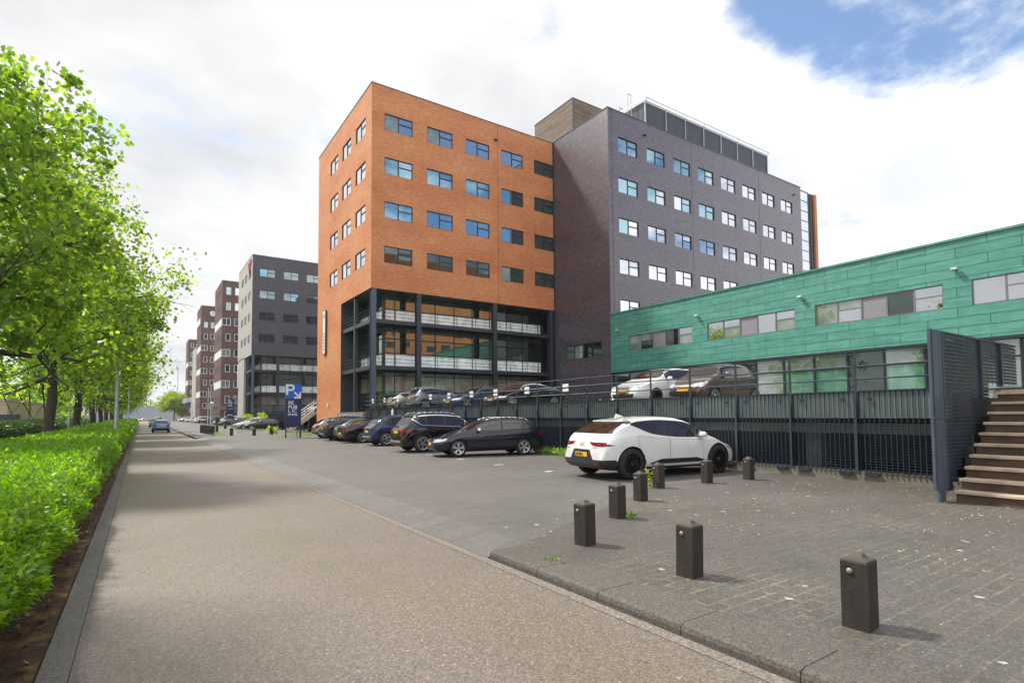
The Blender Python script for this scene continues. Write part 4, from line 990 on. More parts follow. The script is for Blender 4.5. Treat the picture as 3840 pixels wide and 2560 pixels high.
def hedge(x0, x1, y0, y1, z1, label, mat, bands, seed, wob=.10, zmin=.20):
    r = empty('hedge', ((x0+x1)/2, (y0+y1)/2, -.05), label, 'hedge'); rs = np.random.RandomState(seed)
    b = MB(); ny = max(2, int((y1-y0)/2.5)); ys = np.linspace(y0, y1, ny+1)
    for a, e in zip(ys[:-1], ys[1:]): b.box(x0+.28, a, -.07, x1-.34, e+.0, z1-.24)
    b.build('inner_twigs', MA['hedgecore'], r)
    allP, allS, allU = [], [], []
    for (ya, yb, dens, size) in bands:
        wtop, hs = x1-x0, z1-zmin
        for area, f in ((wtop, 'top'), (hs, 'right'), (hs*.5, 'left')):
            n = int(area*(yb-ya)*dens); y = ya+(yb-ya)*rs.rand(n); u = rs.rand(n)
            ph = .45*np.sin(y*.9+1.3*np.sin(y*.31))+.35*np.sin(y*2.3+.7)+.2*np.sin(y*5.1)
            dep = np.abs(rs.normal(size=n))*.07
            if f == 'top': x = x0+wtop*u; bu = .6*np.sin(x*2.1+y*.7)+.4*np.sin(x*4.3-y*1.9); edge = np.clip((x1-.10-x)/.30, 0, 1); z = z1-.28*(1-edge)**2+wob*.5*(ph+bu)-dep; up_ = np.stack([0*x, 0*x, .9+0*x], 1)
            elif f == 'right': z = zmin+hs*u; bulge = np.sin(np.clip((z-zmin)/hs, 0, 1)*2.6+.35); x = x1-.42+.42*bulge+wob*ph*.7-dep+.05*np.sin(z*9+y*3); up_ = np.stack([.9+0*x, 0*x, .15+0*x], 1)
            else: z = zmin+hs*u; x = x0+.05+dep-wob*ph; up_ = np.stack([-.8+0*x, 0*x, .3+0*x], 1)
            P = np.stack([x, y, z], 1); allP.append(P); allS.append(np.ones(n)*size); allU.append(up_)
        # longer shoots standing out of the clipped face
        n = int((yb-ya)*dens*.16); y = ya+(yb-ya)*rs.rand(n); x = x0+wtop*rs.rand(n)
        for t in (0, .5, 1.0): allP.append(np.stack([x+.02*t, y, z1+.02+.11*t*rs.rand(n)], 1)); allS.append(np.ones(n)*size*.9); allU.append(np.stack([0*x, 0*x, 1.0+0*x], 1))
    P, S_, U = np.concatenate(allP), np.concatenate(allS), np.concatenate(allU)
    f = leaves_mesh('foliage', P, S_, mat, SLIM, seed, updir=U, down=0.1); par(f, r)
    return r
hedge(-3.45, -.62, -1.0, 170, 1.0, 'long clipped bright green hedge running along the left road edge', MA['hedgeleaf'],
      [(-1, 5, 2100, .052), (5, 10, 1700, .056), (10, 20, 900, .070), (20, 40, 300, .115), (40, 80, 90, .21), (80, 170, 32, .36)], 5)
hedge(-10.6, -9.0, 28, 150, 1.25, 'dark green hedge farther left behind the tree trunks', MA['leafdark'], [(28, 60, 150, .17), (60, 150, 40, .32)], 6, zmin=-.05)
b = MB()
xs = np.linspace(-1.30, -.57, 6); ys = np.concatenate([np.arange(-3, 16, .25), np.arange(16, 120, 4)]); rs = np.random.RandomState(4)
Z = -.055+.025*rs.rand(len(xs), len(ys)); 
for i in range(len(xs)-1):
    for j in range(len(ys)-1): b.face([(xs[i], ys[j], Z[i, j]), (xs[i+1], ys[j], Z[i+1, j]), (xs[i+1], ys[j+1], Z[i+1, j+1]), (xs[i], ys[j+1], Z[i, j+1])])
struct(b.build('soil_bed', MA['soil'], smooth=True))
# dead leaves on the soil
n = 900; P = np.stack([-1.15+.55*rs.rand(n), -1+22*rs.rand(n)**1.4, -.022+.012*rs.rand(n)], 1)
o = leaves_mesh('leaf_litter', P, .06, leafmat('dead_leaves', [(0, (.10, .045, .015)), (.6, (.16, .075, .022)), (1, (.22, .12, .04))], .1), OVAL, 9, flat=1.5, down=0); tag(o, 'brown dead leaves on the soil under the hedge', 'leaf litter', kind='stuff')

def tuft(name, label, x, y, z, n, spread, hgt, mat, size, seed, cat='weed', shape=OVAL):
    rs = np.random.RandomState(seed); P = np.stack([x+rs.normal(size=n)*spread[0], y+rs.normal(size=n)*spread[1], z+hgt*rs.rand(n)**1.5], 1)
    o = leaves_mesh(name, P, size, mat, shape, seed, updir=np.tile([0, 0, 1.6], (n, 1)), down=0); return tag(o, label, cat)
NARROW = [(0, 0, 0), (.10, .4, .02), (0, 1, .0), (-.10, .4, .02)]
tuft('grass_clump', 'bright green grass tuft at the fence foot between the estate car and the white car', 14.35, 15.9, .05, 900, (.22, .75), .16, MA['grassm'], .26, 61, 'grass', NARROW)
tuft('grass_clump', 'grass tuft at the fence foot behind the tail of the dark estate car', 14.45, 18.3, .05, 420, (.15, .5), .12, MA['grassm'], .22, 62, 'grass', NARROW)
tuft('weed', 'yellow-green weed growing beside the bollard at the white car door', 9.62, 8.72, .05, 44, (.035, .035), .40, MA['leafnew'], .085, 63)
tuft('weed', 'small weed at the foot of the second row bollard', 6.72, 6.46, .05, 26, (.07, .05), .04, MA['hedgeleaf'], .06, 64)
tuft('weed', 'tiny weed in the joint behind the raised kerb', 4.0, 5.1, .05, 14, (.04, .07), .02, MA['hedgeleaf'], .04, 65)
tuft('bush', 'yellow-green bush left of the parking totem by the far bollard', 10.6, 57.0, .05, 70, (.2, .3), .5, MA['leafnew'], .30, 66, 'bush')
tuft('bush', 'light green bush before the glazed corner of the grey brick office', 14.3, 84, .05, 420, (.25, 1.0), 2.0, MA['leafnew'], .36, 67, 'bush')
tuft('bush', 'low green bush at the foot of the grey office', 14.0, 95, .05, 500, (.35, 1.5), 1.8, MA['leafnew'], .38, 68, 'bush')
for i, (x, y, sx, sy, n) in enumerate(((10.2, 47.0, .7, .3, 110), (12.0, 47.5, .8, .3, 90), (5.9, 56.0, .3, .5, 70), (9.0, 62, 1.2, .5, 160), (10.8, 96, .6, 1.2, 160))):
    o = tuft('grass_patch', ['weedy grass under the parking totem', 'weedy grass between the totem and the silver hatchback', 'weedy grass at the near end of the short posts', 'weedy grass behind the far bollards', 'grass around the foot of the small totem'][i], x, y, .05, n, (sx, sy), .14, MA['grassm'], .24, 70+i, 'grass', NARROW); o['kind'] = 'stuff'
# weeds along the wall foot and blossom petals blown over the paving
rs = np.random.RandomState(77)
n = 500; P = np.stack([14.78+.05*rs.normal(size=n), 4.6+14*rs.rand(n), .05+.02*rs.rand(n)], 1); o = leaves_mesh('wall_foot_weeds', P, .05, MA['grassm'], NARROW, 78, updir=np.tile([0, 0, 1.2], (n, 1)), down=0); tag(o, 'thin weeds along the foot of the concrete base wall', 'weeds', kind='stuff')
pm = leafmat('fallen_petals', [(0, (.34, .30, .12)), (.5, (.42, .40, .31)), (1, (.33, .31, .13))], .1)
n = 6500; xx = 4.3+10*rs.rand(n)**.9; yy = -1.5+10.0*rs.rand(n); keep = (np.sin(xx*1.7+yy*.8)+np.sin(yy*2.3-xx*.6)+rs.normal(size=n)*.9 > .15) & ((xx > 7) | (rs.rand(n) < .35)); xx, yy = xx[keep], yy[keep]
snap = rs.rand(len(yy)) < .55; yy = np.where(snap, np.round(yy/.3)*.3+rs.normal(size=len(yy))*.012, yy)
P = np.stack([xx, yy, np.full(len(xx), .0535)], 1); o = leaves_mesh('fallen_petals', P, np.where(xx < 7, .014, .024), pm, OVAL, 79, flat=6, down=0); tag(o, 'yellowish fallen blossom petals scattered over the paving', 'petals', kind='stuff')
b = MB()
for i in range(46):
    x, y, r = 4.6+9*rs.rand()**1.3, -.5+9*rs.rand(), .02+.022*rs.rand(); a0 = rs.rand()*6
    b.face([(x+r*(1+.25*math.sin(3*a+a0))*math.cos(a), y+r*(1+.25*math.sin(2*a+a0))*math.sin(a), .0522) for a in np.linspace(0, 6.0, 11)])
tag(b.build('gum_spots', simple('old_gum', (.34, .33, .31), .8)), 'pale flattened gum spots on the paving', 'spots', kind='stuff')

# ------------------------------------------------------------------ far background
b = MB(); b.box(-44, 104, -.08, -15.5, 140, 4.2); b.box(-44.1, 103.9, 4.2, -15.4, 140.1, 4.5)
for x in np.arange(-43, -16, 2.2): b.box(x, 103.95, .6, x+.08, 104, 4.2)
o = b.build('warehouse', simple('beige_sheet_cladding', (.42, .33, .20), .6, 0, .08)); tag(o, 'low beige warehouse behind the dark hedge on the left', 'warehouse')
b = MB(); b.box(-19.5, 84, -.08, -11.7, 86.5, 2.15)
for x in np.arange(-19.4, -11.8, .3): b.box(x, 83.95, .1, x+.12, 84, 2.1)
tag(b.build('container', simple('dark_blue_container', (.025, .04, .075), .5)), 'dark blue container before the beige warehouse', 'container')
b = MB(); b.box(-26, 395, -.08, 40, 410, 8.2); b.box(-26, 394.9, 5.5, 40, 395, 6.2); o = b.build('far_hall', simple('grey_hall_cladding', (.30, .33, .37), .6, 0, .1)); tag(o, 'long grey hall closing the end of the road', 'hall')
rs = np.random.RandomState(90); P = np.stack([-120+300*rs.rand(9000), 425+30*rs.rand(9000), 0*rs.rand(9000)], 1); P[:, 2] = (7+3.5*np.sin(P[:, 0]*.09)+2*np.sin(P[:, 0]*.31))*rs.rand(9000)**.6+.3
o = leaves_mesh('far_trees', P, 2.2, MA['leaf'], OVAL, 91); tag(o, 'belt of far trees behind the grey hall', 'trees', kind='stuff')
n = 5000; P = np.stack([-60+46*rs.rand(n), 150+40*rs.rand(n), 9*rs.rand(n)**.7], 1); o = leaves_mesh('left_trees', P, 1.3, MA['leaf'], OVAL, 92); tag(o, 'mass of trees behind the warehouse on the left', 'trees', kind='stuff')
bar0 = None
for i in range(5):
    if bar0 is None:
        b = MB()
        for k in range(4): b.box(-.8+.4*k, -.05, .35, -.4+.4*k, .05, .75, k % 2)
        for sx in (-.7, .7): b.box(sx-.05, -.2, 0, sx+.05, .2, .08, 0); b.box(sx-.03, -.03, .08, sx+.03, .03, .95, 1)
        bar0 = b.build('road_barrier', [MA['red'], MA['white']]); o = bar0
    else: o = bar0.copy(); C.objects.link(o)
    o.location = (7.6+1.9*i, 205+3*i, .05); tag(o, 'red and white road barrier in the line closing the far end of the road', 'barrier', 'red and white barriers')

# what stands behind the photographer, seen only in glass and paint: a belt of trees
n = 9000; P = np.stack([-34+70*rs.rand(n), -72+20*rs.rand(n), 15*rs.rand(n)**.75], 1); P[:, 2] *= .75+.25*np.sin(P[:, 0]*.35)
o = leaves_mesh('trees_across', P, 1.7, MA['leafdark'], OVAL, 93); tag(o, 'dark belt of trees mirrored in the shopfront glass', 'trees', kind='stuff')

# ------------------------------------------------------------------ cars
def pchip(pts):
    X = [p[0] for p in pts]; Y = [p[1] for p in pts]; n = len(X); h = [X[i+1]-X[i] for i in range(n-1)]; d = [(Y[i+1]-Y[i])/h[i] for i in range(n-1)]
    m = [d[0]]+[0 if d[i-1]*d[i] <= 0 else 2*d[i-1]*d[i]/(d[i-1]+d[i]) for i in range(1, n-1)]+[d[-1]]
    def f(x):
        x = min(max(x, X[0]), X[-1]); i = max(0, min(n-2, next((k for k in range(n-1) if x <= X[k+1]), n-2))); t = (x-X[i])/h[i]
        return (2*t**3-3*t*t+1)*Y[i]+(t**3-2*t*t+t)*h[i]*m[i]+(-2*t**3+3*t*t)*Y[i+1]+(t**3-t*t)*h[i]*m[i+1]
    return f
def clip_x(poly, a, e):
    for s, lim in ((1, a), (-1, -e)):
        o = []
        for i in range(len(poly)):
            p, q = poly[i], poly[(i+1) % len(poly)]; dp, dq = s*p[0]-lim, s*q[0]-lim
            if dp >= 0: o.append(p)
            if dp*dq < 0: t = dp/(dp-dq); o.append((p[0]+(q[0]-p[0])*t, p[1]+(q[1]-p[1])*t))
        poly = o
        if len(poly) < 3: return []
    return poly
def rounded(poly, n=2):
    for _ in range(n):
        o = []
        for i in range(len(poly)):
            p, q = poly[i], poly[(i+1) % len(poly)]; o += [(p[0]*.8+q[0]*.2, p[1]*.8+q[1]*.2), (p[0]*.2+q[0]*.8, p[1]*.2+q[1]*.8)]
        poly = o
    return poly
def evaluated(o):
    dg = bpy.context.evaluated_depsgraph_get(); dg.update(); return bpy.data.meshes.new_from_object(o.evaluated_get(dg))
def body_panel(name, polys, axis, bvh, mat, parent, off=.005, step=.055, smooth=True):
    """panels cut to the given outlines and laid on the body surface; axis: 'L'/'R' sides, 'F' front, 'B' back.  Outline coords: (x,z) for sides, (y,z) for ends"""
    bm = bmesh.new()
    for ax, poly in polys:
        t = bmesh.new(); vs = [t.verts.new((p[0], 0, p[1])) for p in poly]
        try: t.faces.new(vs)
        except ValueError: t.free(); continue
        for k, (i, nrm) in enumerate(((0, (1, 0, 0)), (2, (0, 0, 1)))):
            lo, hi = min(v.co[i] for v in t.verts), max(v.co[i] for v in t.verts); s = lo+step
            while s < hi-.01:
                c = [0, 0, 0]; c[i] = s
                bmesh.ops.bisect_plane(t, geom=t.verts[:]+t.edges[:]+t.faces[:], plane_co=c, plane_no=nrm); s += step
        bmesh.ops.triangulate(t, faces=[f for f in t.faces if len(f.verts) > 4])
        sgn = {'L': 1, 'R': -1, 'F': 1, 'B': -1}[ax]; mp = {}
        for v in t.verts:
            a, z = v.co.x, v.co.z
            if ax in 'LR': org, d = Vector((a, sgn*3, z)), Vector((0, -sgn, 0))
            else: org, d = Vector((sgn*6, a, z)), Vector((-sgn, 0, 0))
            hit = bvh.ray_cast(org, d)
            if hit[0] is None: hit = bvh.find_nearest(Vector((a, sgn*.8, z)) if ax in 'LR' else Vector((sgn*2.2, a, z)))
            n = hit[1]
            if n.dot(d) > 0: n = -n
            mp[v] = bm.verts.new(hit[0]+n*off)
        for f in t.faces:
            vs = [mp[v] for v in f.verts]
            n = (vs[1].co-vs[0].co).cross(vs[2].co-vs[0].co); c = sum((v.co for v in vs), Vector())/len(vs)
            outd = Vector((0, sgn, 0)) if ax in 'LR' else Vector((sgn, 0, 0))
            bm.faces.new(vs if n.dot(outd) > 0 else vs[::-1])
        t.free()
    me = bpy.data.meshes.new(name); bm.to_mesh(me); bm.free(); me.materials.append(mat)
    if smooth: me.polygons.foreach_set('use_smooth', [True]*len(me.polygons))
    o = bpy.data.objects.new(name, me); C.objects.link(o); par(o, parent, True); return o

WHEELS = {}
def make_wheel(r, spokes, rim, width=.215):
    key = (round(r, 3), spokes, rim.name)
    if key not in WHEELS:
        w = width/2; t = MB(); prof = [(r*.69, -w), (r*.72, -w*1.0), (r*.93, -w*.98), (r*.985, -w*.8), (r, -w*.5), (r, w*.5), (r*.985, w*.8), (r*.93, w*.98), (r*.72, w), (r*.69, w)]
        t.lathe(prof, 'y', 36); o = t.build('wheel', MA['rubber'], smooth=True)
        b = MB(); R0 = r*.70
        b.lathe([(R0, w*.98), (R0*.97, w*1.03), (R0*.91, w*.97), (R0*.90, w*.1), (R0*.2, -.02*w)], 'y', 36, mi=0)
        for k in range(spokes):
            a = 2*math.pi*k/spokes
            for s_ in ((-1, 1) if spokes <= 6 else (0,)):
                a1 = a+s_*.17; ca, sa = math.cos(a1), math.sin(a1); cb, sb = math.cos(a+s_*.02), math.sin(a+s_*.02)
                ww = R0*(.10 if spokes <= 6 else .085); ta, tb = (-sa, ca), (-sb, cb)
                p0, p1 = (cb*R0*.16, sb*R0*.16), (ca*R0*.93, sa*R0*.93); y0, y1 = w*.80, w*.97
                pts = [(p0[0]-tb[0]*ww*.7, p0[1]-tb[1]*ww*.7, y0), (p0[0]+tb[0]*ww*.7, p0[1]+tb[1]*ww*.7, y0), (p1[0]+ta[0]*ww, p1[1]+ta[1]*ww, y1), (p1[0]-ta[0]*ww, p1[1]-ta[1]*ww, y1)]
                b.prism([(p[0], p[2], p[1]) for p in pts], (0, -.035, 0))
        b.lathe([(0, w*.93), (R0*.17, w*.92), (R0*.21, w*.80), (R0*.21, w*.5)], 'y', 16)
        b.build('rim', rim, o, local=True)
        d = MB(); d.lathe([(R0*.9, w*.35), (0, w*.35)], 'y', 24); d.build('brake_disc', MA['void'], o, local=True)
        WHEELS[key] = o; return o
    o = WHEELS[key].copy(); C.objects.link(o)
    for ch in WHEELS[key].children: c = ch.copy(); C.objects.link(c); c.parent = o
    return o

PAINT = {}
def paint(name, c, metal=.35, rough=.28):
    if name not in PAINT:
        t = MT('paint_'+name); t.color(t.ramp(t.noise(2.2, 2), [(.3, tuple(x*.95 for x in c)), (.7, tuple(x*1.05 for x in c))])); t.set(Roughness=rough, Metallic=metal)
        t.b.inputs['Coat Weight'].default_value = .9 if max(c) < .1 else 1.0; t.b.inputs['Specular IOR Level'].default_value = .05 if max(c) < .1 else .5; t.b.inputs['Coat Roughness'].default_value = .03; t.b.inputs['Coat IOR'].default_value = 1.55
        PAINT[name] = t.m
    return PAINT[name]
# body types: x is measured from the front bumper
TY = dict(
 estate=dict(L=4.56, W=1.80, H=1.48, wb=2.70, fo=.93, r=.325, hood=(.70, 1.0), cowl=1.28, r0=2.20, r1=3.75, rear=(4.40, 1.03), tail=.90, belt=(.93, 1.02), dlo=(1.68, 4.22), split=(2.72, 3.62), rails=True, sp=5, clad=.22),
 suv=dict(L=4.50, W=1.86, H=1.66, wb=2.70, fo=.92, r=.365, hood=(.88, 1.12), cowl=1.22, r0=2.00, r1=3.75, rear=(4.22, 1.14), tail=1.0, belt=(1.04, 1.12), dlo=(1.60, 3.95), split=(2.55, 3.42), rails=True, sp=5, clad=.46),
 crossover=dict(L=4.22, W=1.82, H=1.57, wb=2.62, fo=.85, r=.345, hood=(.80, 1.04), cowl=1.15, r0=1.95, r1=3.45, rear=(3.98, 1.08), tail=.96, belt=(.98, 1.08), dlo=(1.55, 3.62), split=(2.45, 3.22), rails=False, sp=5, clad=.44),
 ipace=dict(L=4.68, W=1.92, H=1.56, wb=2.99, fo=.82, r=.385, hood=(.74, .99), cowl=1.02, r0=1.98, r1=3.45, rear=(4.42, 1.12), tail=1.00, belt=(.96, 1.10), dlo=(1.42, 3.72), split=(2.58,), rails=False, sp=10, clad=.30),
 leaf=dict(L=4.49, W=1.79, H=1.54, wb=2.70, fo=.93, r=.320, hood=(.76, 1.04), cowl=1.16, r0=2.02, r1=3.50, rear=(4.25, 1.10), tail=.98, belt=(.95, 1.06), dlo=(1.55, 3.78), split=(2.60, 3.42), rails=False, sp=5, clad=.24),
 city=dict(L=3.43, W=1.62, H=1.465, wb=2.34, fo=.72, r=.285, hood=(.72, .99), cowl=.86, r0=1.55, r1=2.85, rear=(3.28, 1.02), tail=.88, belt=(.92, 1.00), dlo=(1.20, 2.98), split=(2.02,), rails=False, sp=8, clad=.22),
 hatch=dict(L=4.20, W=1.77, H=1.47, wb=2.60, fo=.85, r=.315, hood=(.70, .98), cowl=1.12, r0=1.95, r1=3.30, rear=(3.98, 1.02), tail=.92, belt=(.92, 1.00), dlo=(1.50, 3.55), split=(2.42, 3.20), rails=False, sp=5, clad=.22),
 saloon=dict(L=4.75, W=1.84, H=1.45, wb=2.80, fo=.86, r=.330, hood=(.70, .96), cowl=1.42, r0=2.20, r1=3.20, rear=(4.02, 1.07), tail=1.02, belt=(.92, 1.00), dlo=(1.78, 3.78), split=(2.72, 3.55), rails=False, sp=5, clad=.20),
 fastback=dict(L=4.70, W=1.86, H=1.44, wb=2.88, fo=.84, r=.340, hood=(.66, .90), cowl=1.12, r0=2.05, r1=2.95, rear=(4.30, 1.05), tail=1.03, belt=(.88, 1.00), dlo=(1.55, 3.95), split=(2.62,), rails=False, sp=10, clad=.20),
)
def car(label, typ, col, loc=None, yaw=0.0, scale=1.0, group=None, anchor=None, detail=1, rim='alloy', plates='FB', spokes=None, trim=None, name='parked_car', text=None, roofcol=None):
    T = TY[typ]; L, W, Hh, wb, fo, r = (T[k] for k in ('L', 'W', 'H', 'wb', 'fo', 'r'))
    (h0, h1), cw, r0, r1, (rx, rz), tl = T['hood'], T['cowl'], T['r0'], T['r1'], T['rear'], T['tail']
    top = pchip([(0, .46), (.025, h0-.16), (.12, h0-.02), (.40, h0+.04), (cw-.08, h1-.005), (cw+.12, h1+.055), (r0-.35, Hh-.155), (r0, Hh-.045), ((r0+r1)/2, Hh), (r1, Hh-.05), (r1+(rx-r1)*.25, Hh-.105), (rx, rz)]
                + ([(L-.12, tl+.02)] if L-rx > .3 else []) + [(L-.03, tl-.10), (L, .55)])
    belt = pchip([(0, .42), (.12, h0-.10), (.5, h0+.0), (cw, T['belt'][0]-.02), (r0+.3, T['belt'][0]+.02), (r1+.2, T['belt'][1]), (L-.25, min(T['belt'][1], tl)-.02), (L, .50)])
    wf = pchip([(0, .66), (.07, .80), (.25, .91), (.6, .985), (1.0, 1.0), (L-1.1, 1.0), (L-.45, .965), (L-.12, .89), (L-.03, .83), (L, .74)])
    zb = pchip([(0, .27), (.25, .20), (fo, .19), (L-fo*.8, .20), (L-.15, .26), (L, .36)])
    xs = sorted({0, .025, .07, .14, .25, .42, .62, .85, cw-.08, cw+.10, *np.linspace(cw+.3, r0-.1, 3), *np.linspace(r0+.1, r1, 5), *np.linspace(r1+.18, rx, 4), L-.14, L-.07, L-.03, L})
    xs = [x for i, x in enumerate(xs) if i == 0 or x-xs[i-1] > .018]
    tb = .40
    def half(x):
        w, z0, tp = W/2*wf(x), zb(x), top(x); zs = min(belt(x), tp-.022); ht = tp-zs; wg = w*.935; wt = max(wg-ht*tb, w*.5)
        return [(0, z0), (w*.80, z0), (w*.960, z0+.06), (w*.993, z0+.42*(zs-z0)), (w, z0+.74*(zs-z0)), (w*.968, zs-.012), (wg, zs+min(.02, ht*.3)), (wg-(wg-wt)*.82, zs+ht*.80), (wt*.94, zs+ht*.945), (wt*.55, tp-.005), (0, tp)]
    bm = bmesh.new(); rings = []
    for x in xs:
        hf = half(x); ring = [bm.verts.new((L/2-x, y, z)) for y, z in hf]+[bm.verts.new((L/2-x, -y, z)) for y, z in hf[-2:0:-1]]
        rings.append(ring)
    n = len(rings[0])
    for a, e in zip(rings[:-1], rings[1:]):
        for k in range(n): bm.faces.new((a[k], a[(k+1) % n], e[(k+1) % n], e[k]))
    bm.faces.new(rings[0][::-1]); bm.faces.new(rings[-1])
    bmesh.ops.recalc_face_normals(bm, faces=bm.faces[:])
    me = bpy.data.meshes.new('tmp'); bm.to_mesh(me); bm.free()
    me.materials.append(col); me.materials.append(MA['black']); me.materials.append(MA['void']); me.materials.append(roofcol or col)
    tmp = bpy.data.objects.new('tmp', me); C.objects.link(tmp); sb = tmp.modifiers.new('s', 'SUBSURF'); sb.levels = sb.render_levels = 2 if detail else 1
    m1 = evaluated(tmp); tmp.data = m1; tmp.modifiers.clear()
    for p in m1.polygons:
        c = p.center
        if c.z < T['clad']+.0: p.material_index = 1
        elif roofcol and c.z > Hh-.10: p.material_index = 3
    if T['clad'] > .4 or typ == 'ipace':                             # wheel arch cladding
        for p in m1.polygons:
            for wx in (fo, fo+wb):
                if math.hypot(p.center.x-(L/2-wx), p.center.z-r) < r*(1.27 if typ != 'ipace' else 1.0): p.material_index = 1
    bvh = BVHTree.FromPolygons([v.co for v in m1.vertices], [tuple(p.vertices) for p in m1.polygons])
    # wheel housings cut out of the body
    cb = MB()
    for wx in (fo, fo+wb):
        for s_ in (-1, 1):
            cb.tube((L/2-wx, s_*(W/2-.33), r), (L/2-wx, s_*(W/2+.2), r), r*1.13, n=40)
    cut = cb.build('cut', MA['void'])
    bo = tmp.modifiers.new('b', 'BOOLEAN'); bo.operation = 'DIFFERENCE'; bo.object = cut; bo.solver = 'EXACT'
    try: bo.material_mode = 'TRANSFER'
    except Exception: pass
    m2 = evaluated(tmp); m2.polygons.foreach_set('use_smooth', [True]*len(m2.polygons))
    C.objects.unlink(tmp); bpy.data.objects.remove(tmp); C.objects.unlink(cut); bpy.data.objects.remove(cut)
    root = empty(name, (0, 0, 0), label, 'car', group)
    m2.name = 'body'; body = bpy.data.objects.new('body', m2); C.objects.link(body); par(body, root, True)
    try: m2.set_sharp_from_angle(angle=R(38))
    except Exception: pass
    X = lambda x: L/2-x
    # side glass
    a, e = T['dlo']; up, lo = [], []
    for x in np.linspace(a, e, 22):
        zs = belt(x); zt = zs+.80*(top(x)-zs)-.01; zl = zs+.045
        lo.append((x, zl)); up.append((x, max(zt, zl+.002)))
    if typ in ('suv', 'crossover', 'leaf', 'ipace', 'fastback', 'hatch', 'city', 'estate'):
        k = {'ipace': 7, 'fastback': 6}.get(typ, 4)                     # lower edge sweeps up at the rear
        for j in range(k): t_ = (j+1)/k; i = len(lo)-k+j; lo[i] = (lo[i][0], lo[i][1]+(up[i][1]-lo[i][1])*t_**2.2*.85)
    dlo = lo+up[::-1]; dlo = [p for i, p in enumerate(dlo) if i == 0 or math.dist(p, dlo[i-1]) > .01]
    cx_, cz_ = sum(p[0] for p in dlo)/len(dlo), sum(p[1] for p in dlo)/len(dlo)
    sides = lambda poly: [('L', [(X(p[0]), p[1]) for p in poly]), ('R', [(X(p[0]), p[1]) for p in poly])]
    ends = lambda poly, ax: [(ax, [(p[0], p[1]) for p in poly])]
    for sd in (0, 1):
        if trim: body_panel('window_trim', [sides([(cx_+(p[0]-cx_)*1.05, cz_+(p[1]-cz_)*1.20) for p in dlo])[sd]], 'L', bvh, trim, root, .004)
        body_panel('window_surround', [sides([(cx_+(p[0]-cx_)*1.012, cz_+(p[1]-cz_)*1.05) for p in dlo])[sd]], 'L', bvh, MA['frame'], root, .0065)
    cuts = [a-.1]+list(T['split'])+[e+.1]
    for c0, c1 in zip(cuts[:-1], cuts[1:]):
        for sd in (0, 1):
            q = clip_x(dlo, c0+.035, c1-.035)
            if len(q) > 2: body_panel('side_window', [sides(q)[sd]], 'L', bvh, MA['carglass'], root, .010)
    # windscreen, rear window
    zw0, zw1 = h1+.05, Hh-.095; hw0, hw1 = W*.415, W*.335
    ws = [(-hw0, zw0), (-hw0*.5, zw0-.012), (hw0*.5, zw0-.012), (hw0, zw0), (hw1, zw1), (-hw1, zw1)]
    body_panel('windscreen', ends(ws, 'F'), 'F', bvh, MA['carglass'], root, .007, .07)
    zr0, zr1 = rz+.035, Hh-(.14 if typ != 'ipace' else .13); ra, rb = W*.385, W*.325
    if typ == 'ipace': zr0, ra = rz+.01, W*.41
    body_panel('rear_window', ends([(-ra, zr0), (ra, zr0), (rb, zr1), (-rb, zr1)], 'B'), 'B', bvh, MA['carglass'], root, .007, .07)
    if typ in ('suv', 'crossover', 'ipace', 'leaf', 'hatch', 'city'):   # roof spoiler over the rear window
        sx = X(r1+(rx-r1)*.42); b = MB(); zt = top(r1+(rx-r1)*.12)-.004; ww = W*.315
        b.prism([(X(r1+(rx-r1)*.10), -ww, zt), (sx, -ww*.97, zt-.045), (sx, -ww*.97, zt-.075), (X(r1+(rx-r1)*.12), -ww, zt-.06)], (0, 2*ww, 0)); b.build('roof_spoiler', (roofcol or col) if typ != 'ipace' else col, root, local=True, bevel=.012)
    # lamps
    def lamp(nm, polys, mat):
        lim = W/2*.845
        polys = [(ax, [(max(-lim, min(lim, p[0])), p[1]) for p in q]) if ax in 'FB' else (ax, q) for ax, q in polys]
        return body_panel(nm, polys, 'L', bvh, mat, root, .009, .03)
    z = h0-.06
    for s_, sd in ((1, 'L'), (-1, 'R')):
        if typ == 'city': pf, ps = [(.42, z+.02), (.56, z+.06), (.72, z+.10), (.74, z-.06), (.48, z-.10)], [(.04, z-.02), (.42, z+.10), (.40, z+.02), (.1, z-.10)]
        elif typ == 'leaf': pf, ps = [(.38, z-.01), (.60, z+.06), (.78, z+.10), (.78, z+.02), (.5, z-.07)], [(.08, z+.0), (.75, z+.15), (.70, z+.09), (.2, z-.02)]
        else: pf, ps = [(.36, z-.02), (.55, z+.04), (.80, z+.06), (.80, z-.07), (.45, z-.10)], [(.06, z-.02), (.52, z+.08), (.44, z+.0), (.12, z-.08)]
        lamp('headlight', [('F', [(s_*p[0]*W/1.82, p[1]) for p in pf])]+[(sd, [(X(p[0]), p[1]) for p in ps])], MA['lampglass'])
        z2 = tl-.07
